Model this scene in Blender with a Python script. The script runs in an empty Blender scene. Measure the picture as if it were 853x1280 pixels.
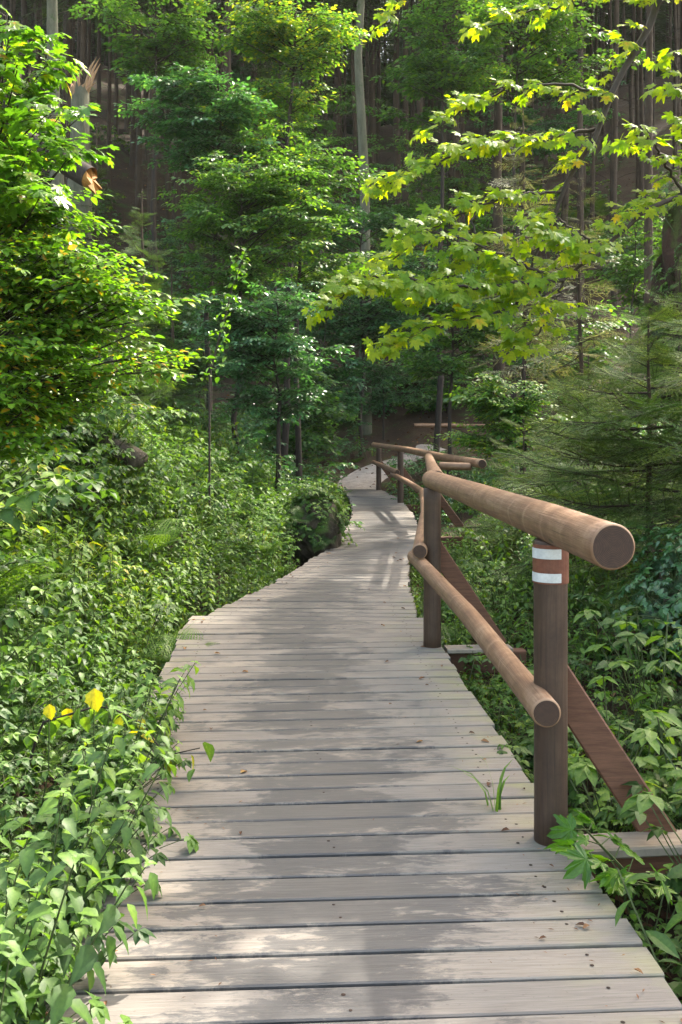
import bpy, math, random
import numpy as np
from mathutils import Vector

R = math.radians
rng = np.random.default_rng(7)
random.seed(7)
SC = bpy.context.scene
COL = SC.collection

# ------------------------------------------------------------------ camera, sky, sun, exposure
HAZE = .00025
F = 1214.0                      # focal length in photograph pixels
HY = 530.0                      # horizon row
CX = 426.5
CAMZ = 1.4
cam = bpy.data.cameras.new('camera')
cam.sensor_fit = 'VERTICAL'; cam.sensor_height = 36.0; cam.sensor_width = 24.0
cam.lens = F / 1280 * 36
cam.shift_y = -(640 - HY) / 1280
cam.clip_start = 0.05; cam.clip_end = 600
camo = bpy.data.objects.new('camera', cam); COL.objects.link(camo)
camo.location = (0, 0, CAMZ); camo.rotation_euler = (R(90), 0, 0)
SC.camera = camo

SUN_AZ, SUN_EL = 40.0, 50.0    # degrees: azimuth from +Y towards +X, elevation
w = bpy.data.worlds.new('World'); SC.world = w; w.use_nodes = True
nt = w.node_tree; bg = nt.nodes['Background']
sky = nt.nodes.new('ShaderNodeTexSky'); sky.sky_type = 'NISHITA'; sky.sun_disc = False
sky.sun_elevation = R(SUN_EL); sky.sun_rotation = R(SUN_AZ); sky.air_density = 1.0; sky.dust_density = 2.5; sky.ozone_density = 1.0
wt = nt.nodes.new('ShaderNodeMix'); wt.data_type = 'RGBA'; wt.blend_type = 'MULTIPLY'; wt.inputs[0].default_value = 1
wt.inputs[7].default_value = (1.14, 1.0, .77, 1)      # warm tint over the clear sky in place of white balance
nt.links.new(sky.outputs[0], wt.inputs[6]); nt.links.new(wt.outputs[2], bg.inputs[0]); bg.inputs[1].default_value = 0.15
sl = bpy.data.lights.new('sun', 'SUN'); sl.energy = 2.0; sl.angle = R(1.2); sl.color = (1.0, 0.93, 0.80)
so = bpy.data.objects.new('sun', sl); COL.objects.link(so)
sd = Vector((math.sin(R(SUN_AZ)) * math.cos(R(SUN_EL)), math.cos(R(SUN_AZ)) * math.cos(R(SUN_EL)), math.sin(R(SUN_EL))))
so.rotation_euler = sd.to_track_quat('Z', 'Y').to_euler(); so.location = (0, 0, 40)
vs = SC.view_settings
SC.display_settings.display_device = 'sRGB'
vs.view_transform = 'Standard'; vs.look = 'None'; vs.gamma = 1; vs.use_curve_mapping = False
vs.exposure = 3.0
cy = SC.cycles
cy.use_denoising = True
try: cy.denoiser = 'OPENIMAGEDENOISE'
except Exception: pass
cy.max_bounces = 6; cy.diffuse_bounces = 4; cy.glossy_bounces = 2; cy.transmission_bounces = 4; cy.volume_bounces = 0
cy.transparent_max_bounces = 8; cy.caustics_reflective = False; cy.caustics_refractive = False
cy.sample_clamp_indirect = 6

def P(px, py, d):
    """point seen at photograph pixel (px,py) at depth d metres"""
    return np.array([(px - CX) / F * d, d, CAMZ - (py - HY) / F * d])

# ------------------------------------------------------------------ materials
def newmat(name):
    m = bpy.data.materials.new(name); m.use_nodes = True
    nt = m.node_tree; nt.nodes.clear()
    out = nt.nodes.new('ShaderNodeOutputMaterial')
    return m, nt, out

class NB:
    def __init__(s, nt): s.nt = nt
    def n(s, t, **k):
        x = s.nt.nodes.new(t)
        for a, b in k.items(): setattr(x, a, b)
        return x
    def l(s, a, b): s.nt.links.new(a, b)
    def inp(s, sock, v):
        if hasattr(v, 'is_output') or isinstance(v, bpy.types.NodeSocket): s.l(v, sock)
        else: sock.default_value = v
    def attr(s, name, out='Fac'): return s.n('ShaderNodeAttribute', attribute_name=name).outputs[out]
    def math(s, op, a, b=0.0, clamp=False):
        x = s.n('ShaderNodeMath', operation=op, use_clamp=clamp); s.inp(x.inputs[0], a); s.inp(x.inputs[1], b); return x.outputs[0]
    def noise(s, vec=None, scale=5., detail=3., rough=.55, dist=0., out='Fac'):
        x = s.n('ShaderNodeTexNoise')
        if vec is not None: s.l(vec, x.inputs['Vector'])
        x.inputs['Scale'].default_value = scale; x.inputs['Detail'].default_value = detail
        x.inputs['Roughness'].default_value = rough; x.inputs['Distortion'].default_value = dist
        return x.outputs[out]
    def ramp(s, fac, stops, interp='LINEAR'):
        x = s.n('ShaderNodeValToRGB'); r = x.color_ramp; r.interpolation = interp
        while len(r.elements) < len(stops): r.elements.new(0.5)
        for e, (p, c) in zip(r.elements, stops):
            e.position = p; e.color = (*c, 1) if len(c) == 3 else c
        s.inp(x.inputs[0], fac); return x.outputs[0]
    def mapr(s, v, a, b, c=0., d=1.):
        x = s.n('ShaderNodeMapRange'); s.inp(x.inputs[0], v)
        for i, q in enumerate((a, b, c, d)): x.inputs[i + 1].default_value = q
        return x.outputs[0]
    def mix(s, f, a, b, typ='MIX'):
        x = s.n('ShaderNodeMix', data_type='RGBA', blend_type=typ); s.inp(x.inputs[0], f)
        for k, v in ((6, a), (7, b)):
            if isinstance(v, tuple): v = (*v, 1) if len(v) == 3 else v
            s.inp(x.inputs[k], v)
        return x.outputs[2]
    def vscale(s, vec, sc):
        x = s.n('ShaderNodeMapping'); s.l(vec, x.inputs[0]); x.inputs['Scale'].default_value = sc; return x.outputs[0]
    def bump(s, h, strength=.3, dist=.01):
        x = s.n('ShaderNodeBump'); x.inputs['Strength'].default_value = strength; x.inputs['Distance'].default_value = dist
        s.l(h, x.inputs['Height']); return x.outputs[0]

def leaf_mat(name, stops, trans=.45, tcol=(1.5, 1.25, .35), rough=.42, spec=.5, size=8.):
    m, nt, out = newmat(name); b = NB(nt)
    t = b.attr('tint')
    oi = b.n('ShaderNodeObjectInfo').outputs['Random']
    geo = b.n('ShaderNodeNewGeometry').outputs['Position']
    nz = b.noise(geo, .9, 2.)
    f = b.math('ADD', b.math('ADD', b.math('MULTIPLY', t, .84), b.mapr(oi, 0, 1, -.06, .06)), b.mapr(nz, .3, .7, -.10, .10), True)
    col = b.ramp(f, stops)
    fine = b.noise(geo, size * 12, 2.)
    col = b.mix(1., col, b.ramp(fine, [(.3, (.78, .8, .8)), (.7, (1.15, 1.12, 1.1))]), 'MULTIPLY')
    p = b.n('ShaderNodeBsdfPrincipled'); b.l(col, p.inputs['Base Color'])
    p.inputs['Roughness'].default_value = rough
    p.inputs['Specular IOR Level'].default_value = spec
    tr = b.n('ShaderNodeBsdfTranslucent')
    b.l(b.mix(1., col, tcol, 'MULTIPLY'), tr.inputs[0])
    mx = b.n('ShaderNodeMixShader'); mx.inputs[0].default_value = trans
    b.l(p.outputs[0], mx.inputs[1]); b.l(tr.outputs[0], mx.inputs[2]); b.l(mx.outputs[0], out.inputs[0])
    return m

def simple(name, cola, colb, scale=(1, 1, 1), nscale=6., rough=.85, bump=.4, bdist=.02, moss=None, coord='Object', lichen=0.):
    m, nt, out = newmat(name); b = NB(nt)
    tc = b.n('ShaderNodeTexCoord').outputs[coord]
    v = b.vscale(tc, scale)
    n1 = b.noise(v, nscale, 6., .65, .3)
    n2 = b.noise(v, nscale * 5, 4., .7)
    f = b.math('ADD', b.math('MULTIPLY', n1, .65), b.math('MULTIPLY', n2, .35))
    col = b.ramp(f, [(.34, cola), (.66, colb)])
    if moss:
        geo = b.n('ShaderNodeNewGeometry')
        sx = b.n('ShaderNodeSeparateXYZ'); b.l(geo.outputs['Normal'], sx.inputs[0])
        mm = b.math('ADD', b.noise(tc, 3.2, 5., .7), b.math('MULTIPLY', sx.outputs[2], .22))
        mf = b.mapr(mm, moss[1], moss[1] + .1)
        col = b.mix(mf, col, b.ramp(n2, [(.3, tuple(x * .5 for x in moss[0])), (.7, moss[0])]))
    p = b.n('ShaderNodeBsdfPrincipled'); b.l(col, p.inputs['Base Color']); p.inputs['Roughness'].default_value = rough
    p.inputs['Specular IOR Level'].default_value = .3
    b.l(b.bump(f, bump, bdist), p.inputs['Normal']); b.l(p.outputs[0], out.inputs[0])
    return m

def deck_mat():
    m, nt, out = newmat('weathered_boards'); b = NB(nt)
    uv = b.n('ShaderNodeUVMap', uv_map='UVMap').outputs[0]       # u = across the deck (m), v = along it (m)
    bid = b.attr('tint')
    off = b.n('ShaderNodeCombineXYZ'); b.l(b.math('MULTIPLY', bid, 37.), off.inputs[2])
    b.l(b.math('MULTIPLY', bid, .7), off.inputs[0])
    def shifted(vec):
        x = b.n('ShaderNodeVectorMath', operation='ADD'); b.l(vec, x.inputs[0]); b.l(off.outputs[0], x.inputs[1]); return x.outputs[0]
    sep = b.n('ShaderNodeSeparateXYZ'); b.l(uv, sep.inputs[0])
    u = sep.outputs[0]
    # worn grey surface film, broken up per board
    off2 = b.n('ShaderNodeCombineXYZ'); b.l(b.math('MULTIPLY', bid, .35), off2.inputs[0]); b.l(b.math('MULTIPLY', bid, .55), off2.inputs[2])
    uvo = b.n('ShaderNodeVectorMath', operation='ADD'); b.l(uv, uvo.inputs[0]); b.l(off2.outputs[0], uvo.inputs[1])
    big = b.noise(b.vscale(uvo.outputs[0], (1.3, 2.2, 1.)), 1.6, 8., .68, .6)
    edge = b.noise(b.vscale(shifted(uv), (4., 14., 1.)), 2.2, 6., .75, .8)
    cen = b.math('ABSOLUTE', b.math('ADD', u, .06))
    cenm = b.mapr(cen, .10, .80, .06, -.16)
    wet = b.math('ADD', b.math('ADD', b.math('MULTIPLY', big, .68), b.math('MULTIPLY', edge, .48)), cenm)
    wet = b.math('ADD', wet, b.mapr(bid, 0, 1, -.05, .05))
    wetm = b.mapr(wet, .535, .60)
    grain = b.noise(b.vscale(shifted(uv), (2.2, 60., 1.)), 3., 5., .7, .4)
    grain2 = b.noise(b.vscale(shifted(uv), (6., 190., 1.)), 2., 3., .6)
    pale = b.ramp(grain, [(.25, (.118, .101, .086)), (.5, (.172, .153, .134)), (.78, (.232, .210, .186))])
    dark = b.ramp(grain, [(.25, (.047, .044, .043)), (.5, (.071, .067, .066)), (.8, (.103, .098, .096))])
    col = b.mix(wetm, pale, dark)
    btone = b.ramp(bid, [(0, (.80, .80, .82)), (.5, (.97, .96, .95)), (1, (1.12, 1.08, 1.03))])
    col = b.mix(1., col, btone, 'MULTIPLY')
    # green algae at board ends
    gr = b.math('MULTIPLY', b.mapr(cen, .55, .86), b.mapr(b.noise(b.vscale(shifted(uv), (3., 5., 1.)), 1.5, 3.), .45, .75))
    col = b.mix(b.math('MULTIPLY', gr, .6), col, (.20, .21, .07))
    # dark flecks: needles, droppings, knots
    fl = b.mapr(b.noise(b.vscale(uv, (14., 22., 1.)), 4., 2., .5), .68, .73)
    col = b.mix(b.math('MULTIPLY', fl, .6), col, (.09, .07, .06))
    p = b.n('ShaderNodeBsdfPrincipled'); b.l(col, p.inputs['Base Color'])
    b.l(b.mapr(wetm, 0, 1, .78, .55), p.inputs['Roughness']); p.inputs['Specular IOR Level'].default_value = .4
    hh = b.math('ADD', b.math('MULTIPLY', grain, .6), b.math('MULTIPLY', grain2, .4))
    b.l(b.bump(hh, .35, .004), p.inputs['Normal']); b.l(p.outputs[0], out.inputs[0])
    return m

def log_mat(name, base, dark, pale, rings=True):
    m, nt, out = newmat(name); b = NB(nt)
    uv = b.n('ShaderNodeUVMap', uv_map='UVMap').outputs[0]       # u = round (0..1), v = along (m)
    tc = b.n('ShaderNodeTexCoord').outputs['Object']
    sep = b.n('ShaderNodeSeparateXYZ'); b.l(uv, sep.inputs[0])
    g1 = b.noise(b.vscale(uv, (16., 1.6, 1.)), 2., 6., .7, .5)
    g2 = b.noise(b.vscale(uv, (60., 3., 1.)), 2., 4., .6)
    blot = b.noise(tc, 5., 6., .7, .6)
    f = b.math('ADD', b.math('MULTIPLY', g1, .5), b.math('MULTIPLY', blot, .5))
    col = b.ramp(f, [(.32, dark), (.5, base), (.68, pale)])
    if rings:
        wv = b.math('ADD', sep.outputs[1], b.math('MULTIPLY', b.noise(b.vscale(uv, (3., .6, 1.)), 2., 2.), .12))
        k = b.math('ABSOLUTE', b.math('SUBTRACT', b.math('FRACT', b.math('MULTIPLY', wv, 4.2)), .5))
        kn = b.math('MULTIPLY', b.mapr(k, .0, .09, 1., 0.), b.mapr(b.noise(tc, 9., 3.), .42, .6))
        col = b.mix(b.math('MULTIPLY', kn, .6), col, pale)
        vo = b.n('ShaderNodeTexVoronoi'); b.l(b.vscale(uv, (3.2, 2.6, 1.)), vo.inputs['Vector']); vo.inputs['Scale'].default_value = 1.; vo.inputs['Randomness'].default_value = 1.
        col = b.mix(b.math('MULTIPLY', b.mapr(vo.outputs['Distance'], .05, .085, 1., 0.), .75), col, tuple(x * .45 for x in dark))
    crack = b.mapr(b.noise(b.vscale(uv, (40., 1.2, 1.)), 1.6, 3., .5), .66, .70)
    col = b.mix(b.math('MULTIPLY', crack, .7), col, tuple(x * .35 for x in dark))
    p = b.n('ShaderNodeBsdfPrincipled'); b.l(col, p.inputs['Base Color']); p.inputs['Roughness'].default_value = .6
    p.inputs['Specular IOR Level'].default_value = .4
    b.l(b.bump(b.math('ADD', g1, g2), .35, .004), p.inputs['Normal']); b.l(p.outputs[0], out.inputs[0])
    return m

def endgrain_mat():
    m, nt, out = newmat('log_end_grain'); b = NB(nt)
    uv = b.n('ShaderNodeUVMap', uv_map='UVMap').outputs[0]       # centred disc coordinates in m
    ln = b.n('ShaderNodeVectorMath', operation='LENGTH'); b.l(uv, ln.inputs[0])
    d = b.math('ADD', ln.outputs['Value'], b.math('MULTIPLY', b.noise(uv, 30., 2.), .006))
    s = b.math('SINE', b.math('MULTIPLY', d, 1300.))
    n = b.noise(uv, 45., 5., .7)
    ang = b.noise(b.vscale(uv, (1., 1., 1.)), 22., 6., .8, 2.5)
    col = b.ramp(b.math('ADD', b.math('MULTIPLY', s, .16), b.math('ADD', b.math('MULTIPLY', n, .6), b.math('MULTIPLY', ang, .4))), [(.3, (.024, .011, .006)), (.7, (.066, .031, .017))])
    p = b.n('ShaderNodeBsdfPrincipled'); b.l(col, p.inputs['Base Color']); p.inputs['Roughness'].default_value = .75
    b.l(p.outputs[0], out.inputs[0]); return m

def ground_mat():
    m, nt, out = newmat('forest_floor'); b = NB(nt)
    pos = b.n('ShaderNodeNewGeometry').outputs['Position']
    n1 = b.noise(pos, 1.1, 6., .7, .5); n2 = b.noise(pos, 14., 6., .75); n3 = b.noise(pos, .35, 3., .6)
    n4 = b.noise(pos, 60., 3., .7)
    f = b.math('ADD', b.math('MULTIPLY', n2, .5), b.math('ADD', b.math('MULTIPLY', n1, .25), b.math('MULTIPLY', n4, .25)))
    soil = b.ramp(f, [(.32, (.010, .006, .004)), (.48, (.028, .016, .009)), (.60, (.058, .031, .017)), (.72, (.11, .062, .034))])
    moss = b.ramp(n2, [(.3, (.012, .022, .005)), (.7, (.05, .08, .018))])
    col = b.mix(b.mapr(b.math('ADD', n1, b.math('MULTIPLY', n3, .3)), .68, .78), soil, moss)
    p = b.n('ShaderNodeBsdfPrincipled'); b.l(col, p.inputs['Base Color']); p.inputs['Roughness'].default_value = .9
    p.inputs['Specular IOR Level'].default_value = .2
    b.l(b.bump(f, .8, .05), p.inputs['Normal']); b.l(p.outputs[0], out.inputs[0]); return m

M = {}
YB = [(0, (.014, .040, .012)), (.35, (.030, .085, .016)), (.62, (.055, .135, .018)), (.82, (.10, .17, .020)), (.94, (.22, .22, .015)), (1, (.40, .30, .02))]
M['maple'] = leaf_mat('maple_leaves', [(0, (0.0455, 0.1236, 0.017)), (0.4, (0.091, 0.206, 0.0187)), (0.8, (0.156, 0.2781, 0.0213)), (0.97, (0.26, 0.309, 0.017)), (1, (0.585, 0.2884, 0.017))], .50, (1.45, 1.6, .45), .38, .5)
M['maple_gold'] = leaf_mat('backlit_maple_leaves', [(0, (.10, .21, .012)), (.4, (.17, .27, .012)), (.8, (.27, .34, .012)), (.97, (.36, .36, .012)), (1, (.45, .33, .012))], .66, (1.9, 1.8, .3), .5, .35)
M['herb'] = leaf_mat('herb_leaves', [(0, (0.0282, 0.07, 0.017)), (0.35, (0.064, 0.1339, 0.0255)), (0.62, (0.1088, 0.206, 0.0306)), (0.82, (0.1664, 0.2678, 0.0323)), (0.96, (0.2816, 0.2987, 0.0255)), (1, (0.5376, 0.3296, 0.0255))], .42, (1.5, 1.5, .5), .52, .38)
M['herb_light'] = leaf_mat('broad_matte_leaves', [(0, (0.0562, 0.1339, 0.0298)), (0.5, (0.1063, 0.206, 0.0382)), (0.9, (0.175, 0.2678, 0.0425)), (1, (0.275, 0.2884, 0.0425))], .42, (1.4, 1.5, .6), .6, .3)
M['herb_blue'] = leaf_mat('cool_green_leaves', [(0, (0.0283, 0.078, 0.0351)), (0.5, (0.0565, 0.156, 0.0585)), (0.85, (0.106, 0.234, 0.0683)), (1, (0.2355, 0.3315, 0.0585))], .38, (1.4, 1.6, .6), .34, .6)
M['beech'] = leaf_mat('beech_leaves', [(0, (0.0374, 0.0989, 0.0326)), (0.5, (0.0749, 0.178, 0.0392)), (0.85, (0.147, 0.2769, 0.0359)), (1, (0.3473, 0.3757, 0.0326))], .45, (1.6, 1.6, .5), .40, .5)
M['yellow'] = leaf_mat('yellowing_leaves', [(0, (.12, .18, .012)), (.5, (.26, .28, .02)), (.85, (.48, .38, .02)), (1, (.5, .25, .02))], .5, (1.6, 1.4, .3), .45, .4)
M['fern'] = leaf_mat('fern_fronds', [(0, (0.0525, 0.1218, 0.0232)), (0.6, (0.1314, 0.2437, 0.034)), (1, (0.2627, 0.3374, 0.0464))], .45, (1.6, 1.5, .4), .5, .3)
M['grass'] = leaf_mat('grass_blades', [(0, (0.0601, 0.1366, 0.0199)), (0.6, (0.1287, 0.241, 0.0265)), (1, (0.3775, 0.3214, 0.0663))], .4, (1.5, 1.4, .4), .4, .5)
M['spruce'] = leaf_mat('spruce_needles', [(0, (0.0345, 0.0721, 0.0204)), (0.5, (0.0747, 0.1442, 0.0306)), (0.85, (0.138, 0.2163, 0.0382)), (1, (0.207, 0.2781, 0.051))], .25, (1.4, 1.4, .5), .5, .35)
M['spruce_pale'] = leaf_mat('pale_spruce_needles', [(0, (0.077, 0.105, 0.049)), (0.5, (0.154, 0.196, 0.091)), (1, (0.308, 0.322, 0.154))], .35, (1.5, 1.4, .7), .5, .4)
M['litter'] = leaf_mat('fallen_leaves', [(0, (.05, .022, .012)), (.5, (.13, .06, .03)), (.8, (.24, .13, .06)), (1, (.36, .24, .08))], .2, (1.3, 1., .6), .7, .3)
M['stem'] = simple('green_stem', (.03, .05, .015), (.08, .10, .03), nscale=20., rough=.6)
M['twig'] = simple('dark_twig', (.018, .013, .010), (.055, .040, .028), (1, 1, .3), 14., .8)
M['bark_dark'] = simple('dark_bark', (.016, .012, .010), (.050, .036, .028), (6, 6, 1), 3., .9, .8, .03)
M['bark_spruce'] = simple('spruce_bark', (.020, .013, .009), (.070, .045, .029), (5, 5, 1), 3., .9, .8, .03, ((.05, .06, .02), .72))
M['bark_grey'] = simple('grey_green_bark', (.05, .048, .030), (.13, .125, .085), (3, 3, .7), 3., .85, .5, .02, ((.06, .09, .03), .60))
M['deck'] = deck_mat()
M['beam'] = simple('stained_beam', (.055, .028, .018), (.13, .070, .045), (2, 8, 8), 4., .7, .3, .005)
M['log'] = log_mat('peeled_log', (.190, .102, .055), (.085, .040, .022), (.31, .195, .120))
M['post'] = log_mat('stained_post', (.056, .031, .019), (.030, .016, .010), (.095, .055, .034), False)
M['endgrain'] = endgrain_mat()
M['cap'] = simple('weathered_cap_board', (.16, .125, .095), (.30, .25, .20), (1, 12, 1), 4., .7, .3, .004)
M['brace'] = simple('red_brown_plank', (.070, .030, .018), (.17, .078, .046), (1.2, 1.2, 14), 4., .65, .3, .004)
M['nail'] = simple('rusty_nail', (.015, .010, .008), (.04, .022, .015), nscale=40.)
M['ground'] = ground_mat()
M['path'] = simple('trodden_earth', (.16, .135, .12), (.34, .30, .27), (1, 1, 1), 7., .9, .5, .02)
M['rock'] = simple('mossy_rock', (.035, .028, .022), (.11, .085, .06), (1, 1, 1), 4., .9, .9, .05, ((.040, .055, .012), .56))
M['rock_red'] = simple('earthy_bank', (.02, .010, .007), (.06, .026, .014), (1, 1, 1), 4., .9, 1., .08, ((.07, .08, .015), .52))
M['moss'] = simple('moss_mat', (.018, .026, .006), (.085, .10, .02), (1, 1, 1), 9., .95, 1., .04)
M['splinter'] = simple('splintered_wood', (.16, .09, .045), (.42, .27, .15), (9, 9, 1), 3., .8, .7, .02)
M['cutwood'] = simple('orange_cut_wood', (.16, .065, .012), (.36, .17, .035), (9, 9, 1), 3., .75, .5, .01)
M['white'] = simple('white_enamel', (.42, .42, .41), (.66, .66, .65), nscale=26., rough=.4, bump=.05)
M['mud_red'] = simple('rust_band', (.10, .035, .022), (.19, .075, .045), nscale=20., rough=.5, bump=.1)

# ------------------------------------------------------------------ mesh protos: dict V, F(tris), T(tint per vert), K(material per face)
def pr(V, Fc, T=0., K=0):
    V = np.asarray(V, float); Fc = np.asarray(Fc, int).reshape(-1, 3)
    T = np.full(len(V), T) if np.isscalar(T) else np.asarray(T, float)
    K = np.full(len(Fc), K) if np.isscalar(K) else np.asarray(K, int)
    return dict(V=V, F=Fc, T=T, K=K)

def join(ps):
    ps = [p for p in ps if len(p['V'])]
    o = np.cumsum([0] + [len(p['V']) for p in ps[:-1]])
    return dict(V=np.concatenate([p['V'] for p in ps]), F=np.concatenate([p['F'] + q for p, q in zip(ps, o)]),
                T=np.concatenate([p['T'] for p in ps]), K=np.concatenate([p['K'] for p in ps]))

def inst(p, A, T0=0.):
    """p instanced by affine matrices A (N,3,4); T0 (N,) is added to the tint"""
    A = np.asarray(A, float); N = len(A)
    if N == 0: return pr(np.zeros((0, 3)), np.zeros((0, 3)))
    V = np.einsum('nij,vj->nvi', A[:, :, :3], p['V']) + A[:, None, :, 3]
    nv = len(p['V'])
    Fc = p['F'][None] + (np.arange(N) * nv)[:, None, None]
    T = p['T'][None] + (np.zeros(N) + T0)[:, None]
    return dict(V=V.reshape(-1, 3), F=Fc.reshape(-1, 3), T=T.reshape(-1), K=np.tile(p['K'], N))

def xf(p, A): return inst(p, [A])

def frame(d, up=(0, 0, 1), s=1., loc=(0, 0, 0)):
    """x axis along d, z axis as near up as possible"""
    d = np.asarray(d, float); d = d / (np.linalg.norm(d) + 1e-9)
    up = np.asarray(up, float)
    y = np.cross(up, d); n = np.linalg.norm(y)
    if n < 1e-4: y = np.cross((1, 0, 0), d); n = np.linalg.norm(y)
    y /= n; z = np.cross(d, y)
    A = np.zeros((3, 4)); A[:, 0] = d * s; A[:, 1] = y * s; A[:, 2] = z * s; A[:, 3] = loc
    return A

def tube(pts, rad, n=5, K=0, T=0., cap=False):
    pts = np.asarray(pts, float); m = len(pts)
    rad = np.full(m, rad) if np.isscalar(rad) else np.asarray(rad, float)
    t = np.gradient(pts, axis=0); t /= np.linalg.norm(t, axis=1)[:, None] + 1e-9
    ref = np.array([0, 0, 1.]) if abs(t[:, 2]).mean() < .8 else np.array([1., 0, 0])
    u = np.cross(t, ref); u /= np.linalg.norm(u, axis=1)[:, None] + 1e-9
    v = np.cross(t, u)
    a = np.linspace(0, 2 * math.pi, n, endpoint=False)
    ring = pts[:, None] + rad[:, None, None] * (np.cos(a)[None, :, None] * u[:, None] + np.sin(a)[None, :, None] * v[:, None])
    V = ring.reshape(-1, 3); Fc = []
    for i in range(m - 1):
        for j in range(n):
            p, q = i * n + j, i * n + (j + 1) % n
            Fc += [(p, p + n, q + n), (p, q + n, q)]
    if cap:
        V = np.vstack([V, pts[0], pts[-1]]); c0, c1 = len(V) - 2, len(V) - 1
        for j in range(n):
            Fc.append((c0, j, (j + 1) % n)); Fc.append((c1, (m - 1) * n + (j + 1) % n, (m - 1) * n + j))
    return pr(V, Fc, T, K)

def mesh_from(name, p, mats, smooth=True, origin=None):
    V = p['V'] if origin is None else p['V'] - np.asarray(origin)
    me = bpy.data.meshes.new(name)
    nv, nf = len(V), len(p['F'])
    me.vertices.add(nv); me.vertices.foreach_set('co', V.astype(np.float32).ravel())
    me.loops.add(nf * 3); me.loops.foreach_set('vertex_index', p['F'].astype(np.int32).ravel())
    me.polygons.add(nf); me.polygons.foreach_set('loop_start', np.arange(0, nf * 3, 3, dtype=np.int32))
    me.polygons.foreach_set('loop_total', np.full(nf, 3, np.int32))
    me.polygons.foreach_set('material_index', p['K'].astype(np.int32))
    me.polygons.foreach_set('use_smooth', np.full(nf, smooth, bool))
    a = me.attributes.new('tint', 'FLOAT', 'POINT'); a.data.foreach_set('value', p['T'].astype(np.float32))
    for m in mats: me.materials.append(m)
    me.update(calc_edges=True)
    return me

def link(name, me, parent=None, loc=(0, 0, 0)):
    o = bpy.data.objects.new(name, me); COL.objects.link(o); o.location = loc
    if parent: o.parent = parent
    return o

def tag(o, label=None, cat=None, group=None, kind=None):
    if label: o['label'] = label
    if cat: o['category'] = cat
    if group: o['group'] = group
    if kind: o['kind'] = kind
    return o

def thing(name, label, cat, loc, group=None, rz=0., s=1.):
    o = bpy.data.objects.new(name, None); COL.objects.link(o); o.location = loc
    o.empty_display_size = .1; o.rotation_euler.z = rz; o.scale = (s, s, s)
    return tag(o, label, cat, group)

def copy_tree(o, parent=None):
    c = o.copy(); COL.objects.link(c)
    if parent: c.parent = parent
    for ch in o.children: copy_tree(ch, c)
    return c

# ------------------------------------------------------------------ layout: the deck's centre line and the terrain
CL = np.array([(-1.2, .26), (0.5, .13), (3.2, -.015), (5.4, -.17), (6.9, -.25), (8.4, -.02), (10.2, .21), (11.0, .36), (12.6, .54), (15, .65), (18, .64), (19.6, .54), (21, .40)])
yy = np.linspace(-1.2, 21, 900)
cx_ = np.interp(yy, CL[:, 0], CL[:, 1])
k = np.hanning(41); k /= k.sum()
cx_ = np.convolve(np.pad(cx_, 20, mode='reflect', reflect_type='odd'), k, 'valid')
seg = np.r_[0, np.cumsum(np.hypot(np.diff(yy), np.diff(cx_)))]
HW = lambda y: np.interp(y, [0, 3, 6.95, 7.0, 8.4, 10.2, 11, 12.6, 18, 21], [.80, .79, .86, .78, .60, .49, .46, .49, .46, .40])
def edgeL(y): return np.interp(y, yy, cx_) - HW(y)
def edgeR(y): return np.interp(y, yy, cx_) + HW(y)

def vnoise(x, y, s, seed=0):
    """smooth value noise"""
    x = np.asarray(x, float) * s; y = np.asarray(y, float) * s
    xi = np.floor(x); yi = np.floor(y); fx = x - xi; fy = y - yi
    fx = fx * fx * (3 - 2 * fx); fy = fy * fy * (3 - 2 * fy)
    def h(a, b):
        v = np.sin(a * 127.1 + b * 311.7 + seed * 74.7) * 43758.5453
        return v - np.floor(v)
    return (h(xi, yi) * (1 - fx) + h(xi + 1, yi) * fx) * (1 - fy) + (h(xi, yi + 1) * (1 - fx) + h(xi + 1, yi + 1) * fx) * fy - .5

def sp(x, k=1.): return np.log1p(np.exp(np.clip(x / k, -30, 30))) * k
def height(x, y):
    x = np.asarray(x, float); y = np.asarray(y, float)
    yc = np.clip(y, -1.2, 21)
    dl = np.maximum(edgeL(yc) - x, 0); dr = np.maximum(x - edgeR(yc), 0)
    base = np.interp(y, [-5, 18.5, 21, 24], [-.34, -.34, -.02, .05])
    kl = np.interp(y, [0, 5, 14, 22, 27], [.45, .58, .62, .30, .12])
    kr = np.interp(y, [0, 5, 14, 22, 27], [.22, .30, .25, .12, .05])
    hl = kl * np.minimum(dl, 5) + .35 * np.clip(dl - 5, 0, 25)
    hr = kr * np.minimum(dr, 5) + .22 * np.clip(dr - 5, 0, 25) - .10 * np.exp(-((dr - .5) / .5) ** 2)
    hb = .10 * np.clip(y - 21, 0, 5) + .50 * np.minimum(sp(y - 27, 1.5), 50)
    nz = .30 * vnoise(x, y, .35, 1) + .14 * vnoise(x, y, 1.1, 2) + .06 * vnoise(x, y, 3.1, 3)
    d = np.maximum(dl, dr)
    hl = hl + .50 * np.exp(-((x + 2.15) / .9) ** 2 - ((y - 8.9) / 1.1) ** 2)
    amp = np.clip(d / 1.2, 0.12, 1) * np.where(y > 20, np.clip((np.abs(y - 22.5) - 1) / 3, .1, 1), 1)
    amp = amp + np.clip(y - 30, 0, 40) * .06
    return base + hl + hr + hb + nz * amp

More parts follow.
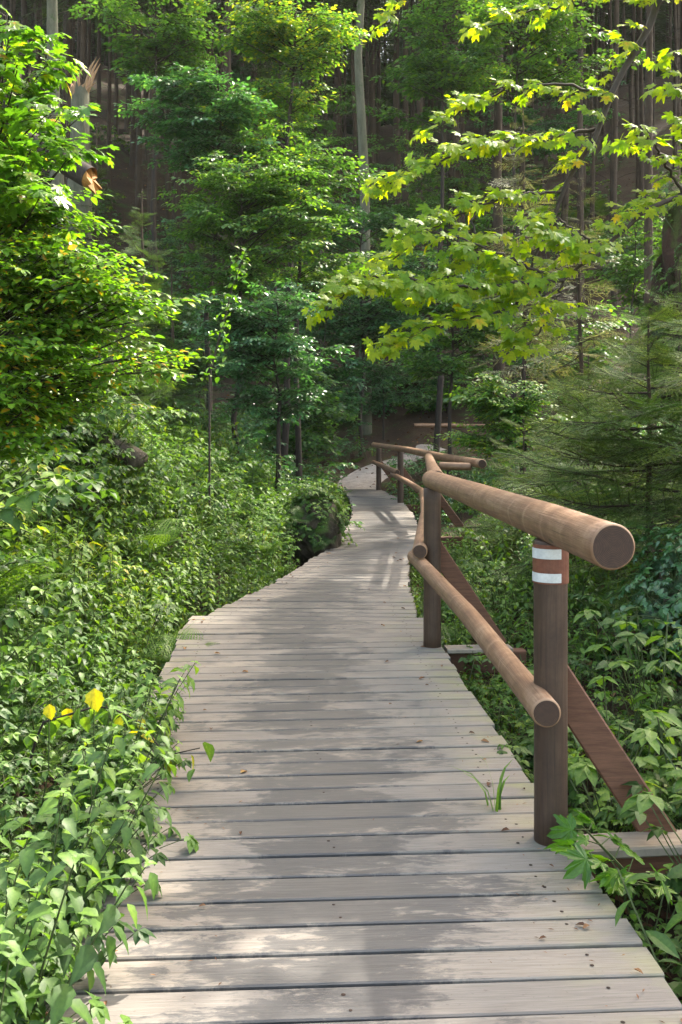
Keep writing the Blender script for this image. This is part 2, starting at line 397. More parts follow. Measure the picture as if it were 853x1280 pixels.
# ground sheet
gx = np.sinh(np.linspace(-1, 1, 261) * 4.2) / math.sinh(4.2) * 160
gy = -8 + (np.expm1(np.linspace(0, 1, 330) * 3.0) / math.expm1(3.0)) * 190
GX, GY = np.meshgrid(gx, gy)
GZ = height(GX, GY)
nyg, nxg = GX.shape
idx = np.arange(nxg * nyg).reshape(nyg, nxg)
a, b_, c, d_ = idx[:-1, :-1].ravel(), idx[:-1, 1:].ravel(), idx[1:, 1:].ravel(), idx[1:, :-1].ravel()
gp = pr(np.stack([GX.ravel(), GY.ravel(), GZ.ravel()], 1), np.concatenate([np.stack([a, b_, c], 1), np.stack([a, c, d_], 1)]))
tag(link('ground', mesh_from('ground', gp, [M['ground']])), 'brown leaf-littered forest floor rising to a steep slope', kind='structure')

# earth path beyond the deck
pc = np.array([(.40, 20.9), (.42, 22.0), (.8, 23.2), (1.5, 24.3), (2.4, 25.0)])
tt = np.linspace(0, 1, 60); ps_ = np.stack([np.interp(tt, np.linspace(0, 1, len(pc)), pc[:, i]) for i in (0, 1)], 1)
ps_ = np.stack([np.convolve(np.pad(ps_[:, i], 5, mode='reflect', reflect_type='odd'), np.ones(11) / 11, 'valid') for i in (0, 1)], 1)
tg = np.gradient(ps_, axis=0); tg /= np.linalg.norm(tg, axis=1)[:, None]; nn = np.stack([tg[:, 1], -tg[:, 0]], 1)
V = []; Fc = []
nw = 9
for i in range(60):
    for j in range(nw):
        q = ps_[i] + nn[i] * (j / (nw - 1) - .5) * 1.35
        V.append((q[0], q[1], height(q[0], q[1]) + .035 - .05 * abs(j / (nw - 1) - .5) * 2))
for i in range(59):
    for j in range(nw - 1):
        p0 = i * nw + j; Fc += [(p0, p0 + 1, p0 + nw + 1), (p0, p0 + nw + 1, p0 + nw)]
tag(link('path', mesh_from('path', pr(V, Fc), [M['path']])), 'pale trodden earth path past the end of the boardwalk', kind='structure')

# ------------------------------------------------------------------ the boardwalk
BW = thing('boardwalk', 'grey weathered plank boardwalk curving away through the forest', 'boardwalk', (0, 0, 0))
def at_s(s):
    y = np.interp(s, seg, yy); x = np.interp(s, seg, cx_)
    y2 = np.interp(s + .15, seg, yy); x2 = np.interp(s + .15, seg, cx_); y1 = np.interp(s - .15, seg, yy); x1 = np.interp(s - .15, seg, cx_)
    t = np.array([(x2 - x1) * (1. if y < 6.5 else .35), y2 - y1]); t /= np.linalg.norm(t)
    return np.array([x, y]), t
V = []; Q = []; UV = []; T = []; NV = []; NF = []
step = .1455
nb = int(seg[-1] / step)
SX = 9
for i in range(nb):
    s0 = i * step + .0075; s1 = (i + 1) * step - .0075
    c0, t0 = at_s(s0); c1, t1 = at_s(s1)
    n0 = np.array([t0[1], -t0[0]]); n1 = np.array([t1[1], -t1[0]])
    hw = float(HW(c0[1])); el = hw + random.uniform(-.022, .018); er = hw + random.uniform(-.012, .012)
    dz = random.uniform(-.0025, .0025); tilt = random.uniform(-.002, .002)
    bid = random.random()
    wig = [random.uniform(-.0016, .0016) for _ in range(4)]
    base = len(V); bev = .004; th = .038
    for a in range(SX + 1):
        f = a / SX; u = -el + (el + er) * f
        e0 = wig[0] * math.sin(f * 5 + wig[1] * 2000); e1 = wig[2] * math.sin(f * 6 + wig[3] * 2000)
        A0 = c0 + n0 * u + t0 * e0; A1 = c1 + n1 * u + t1 * e1
        A0b = A0 + t0 * bev; A1b = A1 - t1 * bev
        zz = dz + tilt * (f - .5)
        for (q, z, v) in ((A0, -th + zz, s0), (A0, -bev + zz, s0), (A0b, zz, s0 + bev), (A1b, zz, s1 - bev), (A1, -bev + zz, s1), (A1, -th + zz, s1)):
            V.append((q[0], q[1], z)); UV.append((u, v)); T.append(bid)
    for a in range(SX):
        o = base + a * 6
        for kk in range(6):
            k2 = (kk + 1) % 6
            Q.append((o + kk, o + 6 + kk, o + 6 + k2, o + k2))
    o = base; Q.append((o, o + 1, o + 2, o + 3, o + 4, o + 5)); o = base + SX * 6; Q.append((o + 5, o + 4, o + 3, o + 2, o + 1, o))
    # pairs of nails over the joists
    if c0[1] < 13:
        for uu in (-hw + .16, hw - .17) + ((-.02,) if i % 3 == 0 else ()):
            for fs in (.27, .73):
                if random.random() < .12: continue
                cc = c0 * (1 - fs) + c1 * fs + n0 * (uu + random.uniform(-.015, .015)) + t0 * random.uniform(-.01, .01)
                r = random.uniform(.004, .0062); b0 = len(NV)
                NV.append((cc[0], cc[1], dz + .0022))
                for a in range(8): NV.append((cc[0] + r * math.cos(a * .785), cc[1] + r * math.sin(a * .785), dz + .001))
                NF += [(b0, b0 + 1 + a, b0 + 1 + (a + 1) % 8) for a in range(8)]
nq, nvb = len(Q), len(V)
V += NV; UV += [(0, 0)] * len(NV); T += [.5] * len(NV); Q += [tuple(i + nvb for i in f) for f in NF]
me = bpy.data.meshes.new('deck_boards'); me.from_pydata(V, [], Q); me.materials.append(M['deck']); me.materials.append(M['nail'])
me.polygons.foreach_set('material_index', np.array([0] * nq + [1] * len(NF), np.int32))
at = me.attributes.new('tint', 'FLOAT', 'POINT'); at.data.foreach_set('value', np.array(T, np.float32))
uvl = me.uv_layers.new(name='UVMap'); li = np.zeros(len(me.loops), np.int32); me.loops.foreach_get('vertex_index', li)
uvl.data.foreach_set('uv', np.array(UV, np.float32)[li].ravel())
link('deck_boards', me, BW)

def box_between(a, b, w_, h_, mat, name, parent, upv=(0, 0, 1), bev=.006):
    """a beam from a to b, w_ wide, h_ high, bevelled"""
    a = np.asarray(a, float); b = np.asarray(b, float); d = b - a; L = np.linalg.norm(d)
    A = frame(d, upv, 1., (a + b) / 2)
    V = []; Q = []
    for sx in (-1, 1):
        for (y, z) in ((-1, -1), (1, -1), (1, 1), (-1, 1)):
            # chamfer: two points per corner
            for (dy, dz) in ((0, -z * bev), (-y * bev, 0)) if (y * z > 0) else ((-y * bev, 0), (0, -z * bev)):
                V.append((sx * L / 2, y * w_ / 2 + dy, z * h_ / 2 + dz))
    for i in range(8): Q.append((i, (i + 1) % 8, 8 + (i + 1) % 8, 8 + i))
    Q.append(tuple(reversed(range(8)))); Q.append(tuple(range(8, 16)))
    V = np.array(V) @ A[:, :3].T + A[:, 3]
    me = bpy.data.meshes.new(name); me.from_pydata(V.tolist(), [], Q); me.materials.append(mat); me.update()
    return link(name, me, parent)

# stringers under the boards (sweeps following the curve)
for uo in (-.58, 0, .58):
    V = []; Fc = []
    ss = np.linspace(.1, seg[-1] - .1, 90)
    for s in ss:
        c, t = at_s(s); n = np.array([t[1], -t[0]]); sc_ = float(HW(c[1])) / .8
        for (du, z) in ((-.05, -.041), (.05, -.041), (.05, -.19), (-.05, -.19)):
            q = c + n * (uo * sc_ + du); V.append((q[0], q[1], z))
    for i in range(len(ss) - 1):
        for j in range(4):
            p0, q0 = i * 4 + j, i * 4 + (j + 1) % 4
            Fc += [(p0, q0, q0 + 4), (p0, q0 + 4, p0 + 4)]
    link('stringer', mesh_from('stringer', pr(V, Fc), [M['beam']], False), BW)

# ------------------------------------------------------------------ log work
def rough_log(pts, r0, r1, name, parent, mat, endmat=None, n=28, sub=26, wob=.004, seed=0, capz=None):
    """a slightly irregular round pole through pts with chamfered ends; body and end grain are parts of one mesh"""
    rs = np.random.default_rng(seed + 11)
    pts = np.asarray(pts, float)
    tt = np.linspace(0, 1, sub); L = np.r_[0, np.cumsum(np.linalg.norm(np.diff(pts, axis=0), axis=1))]
    Lt = L[-1]; P_ = np.stack([np.interp(tt * Lt, L, pts[:, i]) for i in range(3)], 1)
    t = np.gradient(P_, axis=0); t /= np.linalg.norm(t, axis=1)[:, None]
    ref = np.array([0, 0, 1.]) if abs(t[:, 2]).mean() < .8 else np.array([1., 0, 0])
    u = np.cross(t, ref); u /= np.linalg.norm(u, axis=1)[:, None]; v = np.cross(u, t)
    a = np.linspace(0, 2 * math.pi, n, endpoint=False)
    R_ = np.interp(tt, [0, 1], [r0, r1])
    ph = rs.uniform(0, 6.28, 6)
    rr = R_[:, None] * (1 + wob / .06 * (.5 * np.sin(2 * a[None] + ph[0] + tt[:, None] * 3) + .35 * np.sin(3 * a[None] + ph[1] - tt[:, None] * 5) + .4 * np.sin(tt[:, None] * Lt * 5 + ph[2])))
    V = (P_[:, None] + rr[..., None] * (np.cos(a)[None, :, None] * u[:, None] + np.sin(a)[None, :, None] * v[:, None]))
    V = V.reshape(-1, 3).tolist(); UV = []
    for i in range(sub):
        for j in range(n): UV.append((j / n, tt[i] * Lt))
    Q = []; QUV = []; K = []
    for i in range(sub - 1):
        for j in range(n):
            p0, q0 = i * n + j, i * n + (j + 1) % n
            Q.append((p0, q0, q0 + n, p0 + n)); K.append(0)
            QUV += [(j / n, tt[i] * Lt), ((j + 1) / n, tt[i] * Lt), ((j + 1) / n, tt[i + 1] * Lt), (j / n, tt[i + 1] * Lt)]
    for (i, sgn) in ((0, -1), (sub - 1, 1)):
        ch = .006
        b0 = len(V)
        for j in range(n):
            q = P_[i] + t[i] * sgn * ch + (np.array(V[i * n + j]) - P_[i]) * (1 - ch / R_[i]); V.append(q.tolist())
        for j in range(n):
            j2 = (j + 1) % n; q = (i * n + j, i * n + j2, b0 + j2, b0 + j)
            if sgn < 0: q = q[::-1]
            Q.append(q); K.append(0); QUV += [(0.1, 0)] * 4
        ring = [b0 + j for j in range(n)]
        if sgn < 0: ring = ring[::-1]
        Q.append(tuple(ring)); K.append(1)
        QUV += [((math.cos(a[(x - b0)]) * R_[i]), (math.sin(a[(x - b0)]) * R_[i])) for x in ring]
    me = bpy.data.meshes.new(name); me.from_pydata(V, [], Q)
    me.materials.append(mat); me.materials.append(endmat or M['endgrain'])
    me.polygons.foreach_set('material_index', np.array(K, np.int32))
    me.polygons.foreach_set('use_smooth', np.array([k_ == 0 for k_ in K], bool))
    uvl = me.uv_layers.new(name='UVMap'); uvl.data.foreach_set('uv', np.array(QUV, np.float32).ravel())
    me.update()
    return link(name, me, parent)

HR = thing('handrail', 'round brown log handrail along the right edge of the boardwalk', 'handrail', (0, 0, 0))
posts = [(.706, 3.27, .056, 1.005), (.575, 6.12, .055, .99), (1.13, 12.4, .055, .93), (1.06, 17.3, .055, .93), (.80, 20.6, .055, .92)]
pobj = []
for i, (x, y, r, zt) in enumerate(posts):
    zb = .0 if i == 0 else -.02
    pobj.append(rough_log([(x, y, -.0 if i < 2 else -.25), (x, y, zt)], r * 1.02, r * .98, 'post', HR, M['post'], M['post'], seed=i, sub=12, wob=.0015))
tag(pobj[0], 'stained brown post with two white trail bands')
# top rails
rough_log([(.738, 2.64, 1.066), (.706, 3.27, 1.068), (.642, 4.7, 1.058), (.575, 6.2, 1.046)], .064, .058, 'top_rail', HR, M['log'], seed=3, sub=50, n=36, wob=.0022)
rough_log([(.60, 6.08, 1.06), (.84, 9.0, 1.01), (1.10, 12.2, .985)], .052, .050, 'top_rail', HR, M['log'], seed=4, sub=40, wob=.002)
rough_log([(1.54, 10.6, .965), (1.32, 12.2, .975), (1.08, 16.2, .975), (.70, 21.0, .95)], .050, .052, 'top_rail', HR, M['log'], seed=5, sub=50, wob=.002)
rough_log([(1.12, 11.0, .925), (1.46, 10.9, .92)], .045, .045, 'top_rail', HR, M['log'], seed=6, wob=.002)
# lower rails
rough_log([(.655, 3.10, .478), (.60, 4.6, .50), (.475, 6.35, .535)], .047, .043, 'lower_rail', HR, M['log'], seed=7, sub=50, n=32, wob=.002)
rough_log([(.485, 5.98, .615), (.80, 9.2, .57), (1.05, 12.5, .53)], .046, .046, 'lower_rail', HR, M['log'], seed=8, sub=40, wob=.002)
rough_log([(1.08, 12.6, .51), (1.03, 15., .50), (.93, 17.6, .49)], .045, .045, 'lower_rail', HR, M['log'], seed=9, wob=.002)
rough_log([(.98, 16.9, .56), (.70, 20.9, .58)], .045, .045, 'lower_rail', HR, M['log'], seed=10, wob=.002)
# braces and the cross-beams they stand on
for i, (x, y, r, zt) in enumerate(posts):
    out = 1.0
    yb = y + (.055 if i == 0 else .08)
    if i == 0:
        box_between((x + .02, yb + .03, .55), (x + .42, yb + .03, -.06), .115, .042, M['brace'], 'brace', HR, (0, 1, 0))
        o = box_between((x - .3, y + .02, -.092), (x + .62, y + .07, -.092), .10, .10, M['brace'], 'cross_beam', HR)
        box_between((x + .055, y - .02, -.018), (x + .52, y + .03, -.018), .13, .035, M['cap'], 'beam_cap', HR)
    elif i == 1:
        box_between((x + .02, yb + .03, .62), (x + .44, yb + .03, -.02), .11, .042, M['brace'], 'brace', HR, (0, 1, 0))
        box_between((x - .3, y + .04, -.115), (x + .60, y + .10, -.115), .09, .145, M['brace'], 'cross_beam', HR)
        box_between((x + .085, y + .0, -.022), (x + .50, y + .04, -.022), .12, .03, M['cap'], 'beam_cap', HR)
    else:
        box_between((x + .02, y + .06, .60), (x + .50, y + .06, -.05), .10, .042, M['brace'], 'brace', HR, (0, 1, 0))
        box_between((x - .2, y + .04, -.115), (x + .62, y + .06, -.115), .09, .14, M['brace'], 'cross_beam', HR)
# white trail bands: curved enamel strips that wrap the camera side of the first post, with a rust-red ring between them
def band(z0, z1, a0, a1, r, mat, name, parent, th=.0015):
    x, y = posts[0][0], posts[0][1]
    V = []; Q = []; n = 26
    for i in range(n + 1):
        a = R(a0 + (a1 - a0) * i / n)
        for (rr, z) in ((r, z0), (r + th, z0), (r + th, z1), (r, z1)): V.append((x + rr * math.cos(a), y + rr * math.sin(a), z))
    for i in range(n):
        for j in range(4): Q.append((i * 4 + j, i * 4 + (j + 1) % 4, (i + 1) * 4 + (j + 1) % 4, (i + 1) * 4 + j))
    Q.append((3, 2, 1, 0)); Q.append((n * 4, n * 4 + 1, n * 4 + 2, n * 4 + 3))
    me = bpy.data.meshes.new(name); me.from_pydata(V, [], Q); me.materials.append(mat); me.update()
    for p in me.polygons: p.use_smooth = False
    return link(name, me, parent)
band(.868, .998, 150, 400, .0585, M['mud_red'], 'rust_band', pobj[0])
tag(band(.952, .985, 180, 292, .0605, M['white'], 'trail_band', pobj[0]), 'upper white trail band')
tag(band(.874, .904, 180, 292, .0605, M['white'], 'trail_band', pobj[0]), 'lower white trail band')

FR = thing('handrail', 'distant two-bar log railing beside the earth path, behind bushes', 'handrail', (0, 0, 0))
rough_log([(1.95, 26.0, 1.36), (3.0, 26.4, 1.36), (4.8, 26.6, 1.32)], .055, .055, 'top_rail', FR, M['log'], seed=21, wob=.002)
rough_log([(2.05, 26.0, .93), (3.0, 26.4, .88), (4.8, 26.6, .88)], .055, .055, 'lower_rail', FR, M['log'], seed=22, wob=.002)
for x, y in ((2.95, 26.45), (4.6, 26.65)):
    rough_log([(x, y + .08, .2), (x, y + .08, 1.40)], .06, .06, 'post', FR, M['post'], M['post'], seed=23, wob=.002)

#PLANTS
# ------------------------------------------------------------------ leaf and spray protos (x = growing direction)
def leafP(L=1., W=.5, droop=.25, fold=.12, n=3, peak=.42, K=0, T=0.):
    xs = np.linspace(0, 1, n + 2)
    wv = np.sin(np.pi * xs ** (math.log(.5) / math.log(peak))) * W / 2
    if n >= 5: wv[1:-1] *= np.where(np.arange(n) % 2, 1.10, .90)
    V = [(0, 0, 0)]; rows = []
    for i in range(1, n + 1):
        x = xs[i] * L; z = -droop * L * xs[i] ** 2
        b0 = len(V); V += [(x, wv[i] * L, z + fold * wv[i] * L * 2), (x, 0, z), (x, -wv[i] * L, z + fold * wv[i] * L * 2)]; rows.append(b0)
    V.append((L, 0, -droop * L)); e = len(V) - 1
    Fc = [(0, rows[0] + 1, rows[0]), (0, rows[0] + 2, rows[0] + 1)]
    for a, b in zip(rows[:-1], rows[1:]):
        Fc += [(a, a + 1, b + 1), (a, b + 1, b), (a + 1, a + 2, b + 2), (a + 1, b + 2, b + 1)]
    a = rows[-1]; Fc += [(a, a + 1, e), (a + 1, a + 2, e)]
    tv = np.full(len(V), -.05); tv[0] = .16
    for r_ in rows: tv[r_ + 1] = .16
    return pr(V, Fc, tv + T, K)

def mapleP(L=1., K=0, rs=None, droop=.22, teeth=True):
    """five lobed maple leaf, base at origin, tip lobe along +x"""
    half = [(0, 1.0), (9, .80), (13, .84), (20, .60), (27, .47), (33, .66), (38, .68), (43, .86), (48, .82), (53, .66), (58, .68), (66, .45), (76, .36), (88, .48), (97, .55), (106, .42), (125, .34), (150, .22), (172, .10)]
    if not teeth: half = [(0, 1.0), (14, .72), (27, .46), (44, .85), (62, .50), (76, .36), (97, .55), (125, .34), (165, .12)]
    pts = [(r, a) for a, r in half] + [(r, -a) for a, r in reversed(half[1:])]
    ox = .12
    V = [(ox, 0, .0)]
    for r, a in pts:
        r = r * (1 + (rs.uniform(-.07, .07) if rs is not None else 0)) * .9; x = ox + r * math.cos(R(a)); y = r * 1.12 * math.sin(R(a))
        z = -droop * (x * x + y * y) + .10 * abs(y) + (rs.uniform(-.03, .03) if rs is not None else 0)
        V.append((x, y, z))
    n = len(pts)
    Fc = [(0, 1 + i, 1 + (i + 1) % n) for i in range(n)]
    tv = np.full(len(V), -.05); tv[0] = .14
    p = pr(np.array(V) * L, Fc, tv, K)
    return p

def rot(A, ax, ang):
    """rotate affine A (3x4) about its own axis ax (0,1,2) by ang radians"""
    c, s = math.cos(ang), math.sin(ang); m = np.eye(3)
    i, j = [(1, 2), (2, 0), (0, 1)][ax]; m[i, i] = c; m[j, j] = c; m[i, j] = -s; m[j, i] = s
    B = A.copy(); B[:, :3] = A[:, :3] @ m; return B
def aff(loc=(0, 0, 0), yaw=0., pitch=0., roll=0., s=1.):
    A = np.zeros((3, 4)); A[:, :3] = np.eye(3); A = rot(A, 2, yaw); A = rot(A, 1, -pitch); A = rot(A, 0, roll); A[:, :3] *= s; A[:, 3] = loc; return A

STEM = 1
def spray_maple(seed, n=5, L=.55, leaf=.20, lod=0):
    """twig with opposite long-stalked maple leaves, the leaves held roughly flat"""
    rs = np.random.default_rng(seed); ps = []
    z = lambda x: -.12 * x * x
    tw = [(x, .03 * math.sin(x * 5 + seed), z(x)) for x in np.linspace(0, L, 5)]
    ps.append(tube(tw, [.008, .007, .006, .005, .003], 3, STEM, .3))
    for i in range(n):
        x = L * (i + .6) / n
        for s in (-1, 1):
            if rs.random() < .12: continue
            yaw = s * R(rs.uniform(45, 85)); pl = leaf * rs.uniform(.4, 1.0)
            b = np.array([x, 0, z(x)]); d = np.array([math.cos(yaw), math.sin(yaw), rs.uniform(-.1, .35)]); e = b + d * pl
            ps.append(tube([b, e], [.0028, .002], 3, STEM, .7))
            ps.append(xf(mapleP(leaf * rs.uniform(.7, 1.25), 0, rs, rs.uniform(.1, .4), lod == 0), aff(e, yaw * rs.uniform(.5, 1.), R(rs.uniform(-38, 5)), R(rs.uniform(-28, 28)))))
            ps[-1]['T'] += rs.uniform(0, .8) ** 1.3
    e = np.array([L, 0, z(L)])
    ps.append(xf(mapleP(leaf * rs.uniform(.8, 1.2), 0, rs, .2, lod == 0), aff(e, R(rs.uniform(-20, 20)), R(rs.uniform(-40, -5)), 0))); ps[-1]['T'] += rs.uniform(0, .7)
    return join(ps)

def spray_ovate(seed, n=9, L=.6, leaf=.12, W=.6, side=3, flat=22):
    """twig with side twigs and alternate ovate leaves in one layer (beech, hazel)"""
    rs = np.random.default_rng(seed); ps = []
    lf = leafP(1., W, .25, .10, 2)
    A = []; T = []
    def run(b, yaw, LL, m, z0):
        pts = []
        for i in range(m + 1):
            f = i / m; pts.append((b[0] + math.cos(yaw) * LL * f, b[1] + math.sin(yaw) * LL * f, b[2] - .15 * LL * f * f + z0 * f))
        ps.append(tube(pts[::max(1, m // 3)] + [pts[-1]], .0035, 3, STEM, .3))
        for i in range(1, m + 1):
            s = 1 if i % 2 else -1
            y2 = yaw + s * R(rs.uniform(35, 65)) * (0.2 if i == m else 1)
            A.append(aff(pts[i], y2, R(rs.uniform(-flat, flat * .5)), R(rs.uniform(-flat, flat)), leaf * rs.uniform(.7, 1.25))); T.append(rs.uniform(0, .8))
        return pts
    main = run((0, 0, 0), 0., L, n, 0.)
    for k_ in range(side):
        i = 1 + k_ * (n - 2) // max(side, 1); s = 1 if k_ % 2 else -1
        run(main[i], s * R(rs.uniform(35, 55)), L * (.6 - .12 * k_) * rs.uniform(.8, 1.1), max(3, n // 2), rs.uniform(-.04, .06))
    ps.append(inst(lf, A, T)); return join(ps)

def spruce_branch(seed, fine=True):
    """unit-length spruce branch: curved stem, side twigs in a plane, needles on all sides"""
    rs = np.random.default_rng(seed); ps = []
    zc = lambda x: -.16 * x + .12 * x * x + .02 * math.sin(x * 7 + seed)
    ps.append(tube([(x, 0, zc(x)) for x in np.linspace(0, 1, 6)], [.012, .010, .008, .006, .004, .002], 4, STEM, .3))
    nedV, nedF, nedT = [], [], []
    def needles(a, b, step_, ln, wd, t0):
        a = np.array(a); b = np.array(b); d = b - a; L_ = np.linalg.norm(d); d = d / L_
        m = max(2, int(L_ / step_)); s = np.cross((0, 0, 1), d); s /= np.linalg.norm(s); up = np.cross(d, s)
        for i in range(m):
            q = a + d * L_ * (i + rs.random()) / m
            for ang in ((R(12), R(168)) if not fine else (R(rs.uniform(-5, 35)), R(rs.uniform(145, 185)), R(rs.uniform(60, 120)))):
                r = math.cos(ang) * s + math.sin(ang) * up
                nd = r * .85 + d * .6; nd /= np.linalg.norm(nd); l_ = ln * rs.uniform(.75, 1.15)
                wv = np.cross(nd, up * .6 + s * .3); wv = wv / (np.linalg.norm(wv) + 1e-6) * wd
                k0 = len(nedV); nedV.extend([q - wv, q + wv, q + nd * l_]); nedF.append((k0, k0 + 1, k0 + 2)); nedT.extend([t0] * 3)
    nt_ = 14 if fine else 10
    st, ln, wd = (.0085, .017, .0020) if fine else (.020, .030, .0050)
    for k_ in range(nt_):
        f = .10 + .88 * k_ / nt_
        for s in (-1, 1):
            LL = (.58 * (1 - f) ** .8 + .06) * rs.uniform(.7, 1.15) * (1 if f > .2 else .6)
            yaw = s * R(rs.uniform(42, 60)); b = np.array([f, 0, zc(f)])
            e = b + LL * np.array([math.cos(yaw), math.sin(yaw), rs.uniform(-.30, .12)])
            t0 = rs.uniform(0, .75)
            needles(b, e, st, ln, wd, t0); ps.append(tube([b, e], [.0035, .002], 3, STEM, .4))
            if fine and LL > .2:
                for g in (.25, .45, .62, .8):
                    bb = b + (e - b) * g
                    for s2 in (-1, 1):
                        y3 = yaw + s2 * R(50); needles(bb, bb + LL * rs.uniform(.25, .42) * np.array([math.cos(y3), math.sin(y3), rs.uniform(-.45, .15)]), st, ln, wd, min(1, t0 + .1))
    needles((0.08, 0, zc(.08)), (.5, 0, zc(.5)), st, ln, wd, .3); needles((.5, 0, zc(.5)), (1, 0, zc(1)), st, ln, wd, .5)
    ps.append(pr(nedV, nedF, nedT, 0)); return join(ps)

SPM = [spray_maple(40 + i) for i in range(5)]
SPM_far = [spray_maple(60 + i, 4, .55, .20, 1) for i in range(3)]
SPO = [spray_ovate(80 + i) for i in range(5)]
SPO_far = [spray_ovate(90 + i, 7, .6, .13, .62, 3, 25) for i in range(4)]
SBF = [spruce_branch(100 + i) for i in range(3)]
SBC = [spruce_branch(110 + i, False) for i in range(3)]

def scatter_mix(protos, A, T, rs):
    A = np.asarray(A); T = np.asarray(T); pick = rs.integers(0, len(protos), len(A))
    return join([inst(p, A[pick == i], T[pick == i]) for i, p in enumerate(protos) if (pick == i).any()])

def unit(v): v = np.asarray(v, float); return v / (np.linalg.norm(v) + 1e-9)

def make_tree(name, label, cat, base, height_, ells, rs, sprays, leafmat, bark='bark_dark', r0=.05, nl=14, per=7, ssc=1., group=None, top=None, tint=0., lean=(0, 0), trunk_pts=None, flatness=.25):
    """broadleaf: trunk polyline to the top, limbs to points inside the ellipsoids (cx,cy,cz,rx,ry,rz, weight), sprays along the limbs"""
    base = np.asarray(base, float)
    t = thing(name, label, cat, base.tolist(), group)
    if trunk_pts is None:
        n = 7; trunk_pts = [base + np.array([lean[0] * f + rs.normal(0, .012) * min(height_, 5) * (i > 0), lean[1] * f + rs.normal(0, .012) * min(height_, 5) * (i > 0), height_ * f - .1 * (i == 0)]) for i, f in enumerate(np.linspace(0, 1, n))]
    trunk_pts = np.asarray(trunk_pts, float)
    rr = r0 * (1 - .82 * np.linspace(0, 1, len(trunk_pts)))
    wood = [tube(trunk_pts, rr, 8, 0, .5)]
    wsum = sum(e[6] if len(e) > 6 else 1 for e in ells)
    A = []; T = []
    zs = trunk_pts[:, 2]
    for e in ells:
        c = np.array(e[:3]); rd = np.array(e[3:6]); m = max(2, int(nl * (e[6] if len(e) > 6 else 1)))
        for i in range(m):
            v = rs.normal(0, 1, 3); v /= np.linalg.norm(v); v *= rs.uniform(.35, 1.0) ** .5
            p = c + v * rd
            # start on trunk a bit below the target
            zt = min(max(p[2] - rs.uniform(.15, .5) * np.linalg.norm(p[:2] - trunk_pts[-1, :2]) - .1, base[2] + .15 * height_), zs.max() - .02)
            k_ = np.clip(np.searchsorted(zs, zt), 1, len(zs) - 1); f = (zt - zs[k_ - 1]) / (zs[k_] - zs[k_ - 1] + 1e-9)
            s_ = trunk_pts[k_ - 1] * (1 - f) + trunk_pts[k_] * f
            L = np.linalg.norm(p - s_); mid = (s_ + p) / 2 + np.array([rs.normal(0, .06), rs.normal(0, .06), .06 + rs.normal(0, .04)]) * L
            us = np.linspace(0, 1, 6)[:, None]; pts = (1 - us) ** 2 * s_ + 2 * us * (1 - us) * mid + us ** 2 * p
            wood.append(tube(pts, np.linspace(max(.006, r0 * .28 * min(1, L / 1.5)), .003, 6), 4, 0, .5))
            for j in range(per):
                u = rs.uniform(.30, 1) if j else 1.
                q = (1 - u) ** 2 * s_ + 2 * u * (1 - u) * mid + u ** 2 * p
                d = unit(p - s_); d = unit(d * rs.uniform(.2, 1) + np.array([rs.normal(0, .8), rs.normal(0, .8), 0])); d[2] = d[2] * flatness + rs.uniform(-.25, .15)
                upv = unit((rs.normal(0, flatness), rs.normal(0, flatness), 1))
                A.append(frame(d, upv, ssc * rs.uniform(.7, 1.25), q)); T.append(tint + rs.uniform(-.08, .14))
    fol = scatter_mix(sprays, A, T, rs)
    link('trunk', mesh_from('trunk', join(wood), [M[bark]], True, base), t)
    link('crown', mesh_from('crown', fol, [M[leafmat], M['twig']], True, base), t)
    return t

def make_spruce(name, label, cat, base, H, rb, rs, protos, mat='spruce', z0=.06, whorl=.22, per=6, r0=None, group=None, droop=0., bark='bark_spruce', tint=0., power=.9, dead=0):
    base = np.asarray(base, float); t = thing(name, label, cat, base.tolist(), group)
    r0 = r0 or H * .011
    pts = [(rs.normal(0, .01) * H * .3, rs.normal(0, .01) * H * .3, z) for z in np.linspace(-.15, H, 8)]; pts[0] = (0, 0, -.2)
    wood = [tube(pts, np.linspace(r0, r0 * .15, 8), 10, 0, .5)]
    pts = np.array(pts)
    A = []; T = []
    z = z0 * H
    while z < H * .985:
        f = (z - z0 * H) / (H * (1 - z0)); L = rb * (1 - f) ** power + .06
        if f < .08: L *= .8
        for k_ in range(per):
            a = rs.uniform(0, 2 * math.pi); pitch = R(rs.uniform(-16, 14) + 30 * f - droop)
            l_ = L * rs.uniform(.6, 1.15)
            c = np.array([np.interp(z, pts[:, 2], pts[:, 0]), np.interp(z, pts[:, 2], pts[:, 1]), z + rs.uniform(-.4, .4) * whorl])
            A.append(aff(c, a, pitch, R(rs.uniform(-32, 32)), l_)); T.append(tint + rs.uniform(-.1, .15) + .15 * f)
        z += whorl * rs.uniform(.8, 1.2)
    for i in range(dead):
        z = rs.uniform(.08, max(z0, .1)) * H; a = rs.uniform(0, 6.28); l_ = rs.uniform(.4, 1.6)
        b = np.array([0, 0, z]); e = b + l_ * np.array([math.cos(a), math.sin(a), rs.uniform(-.35, .05)])
        wood.append(tube([b, (b + e) / 2 + (0, 0, .05), e], [.02, .012, .005], 3, 0, .5))
    link('trunk', mesh_from('trunk', join(wood), [M[bark]]), t)
    link('crown', mesh_from('crown', scatter_mix(protos, A, T, rs), [M[mat], M['twig']], False), t)
    return t

def G(px, d, dz=0.):
    x = (px - CX) / F * d
    return np.array([x, d, float(height(x, d)) + dz])
def E(px, py, d, rx, ry, w_=1., rdep=None):
    """crown ellipsoid given by its centre in the photograph, depth and radii in photograph pixels"""
    c = P(px, py, d); s = d / F
    return (c[0], c[1], c[2], rx * s, (rdep if rdep else (rx + ry) * .5 * s), ry * s, w_)

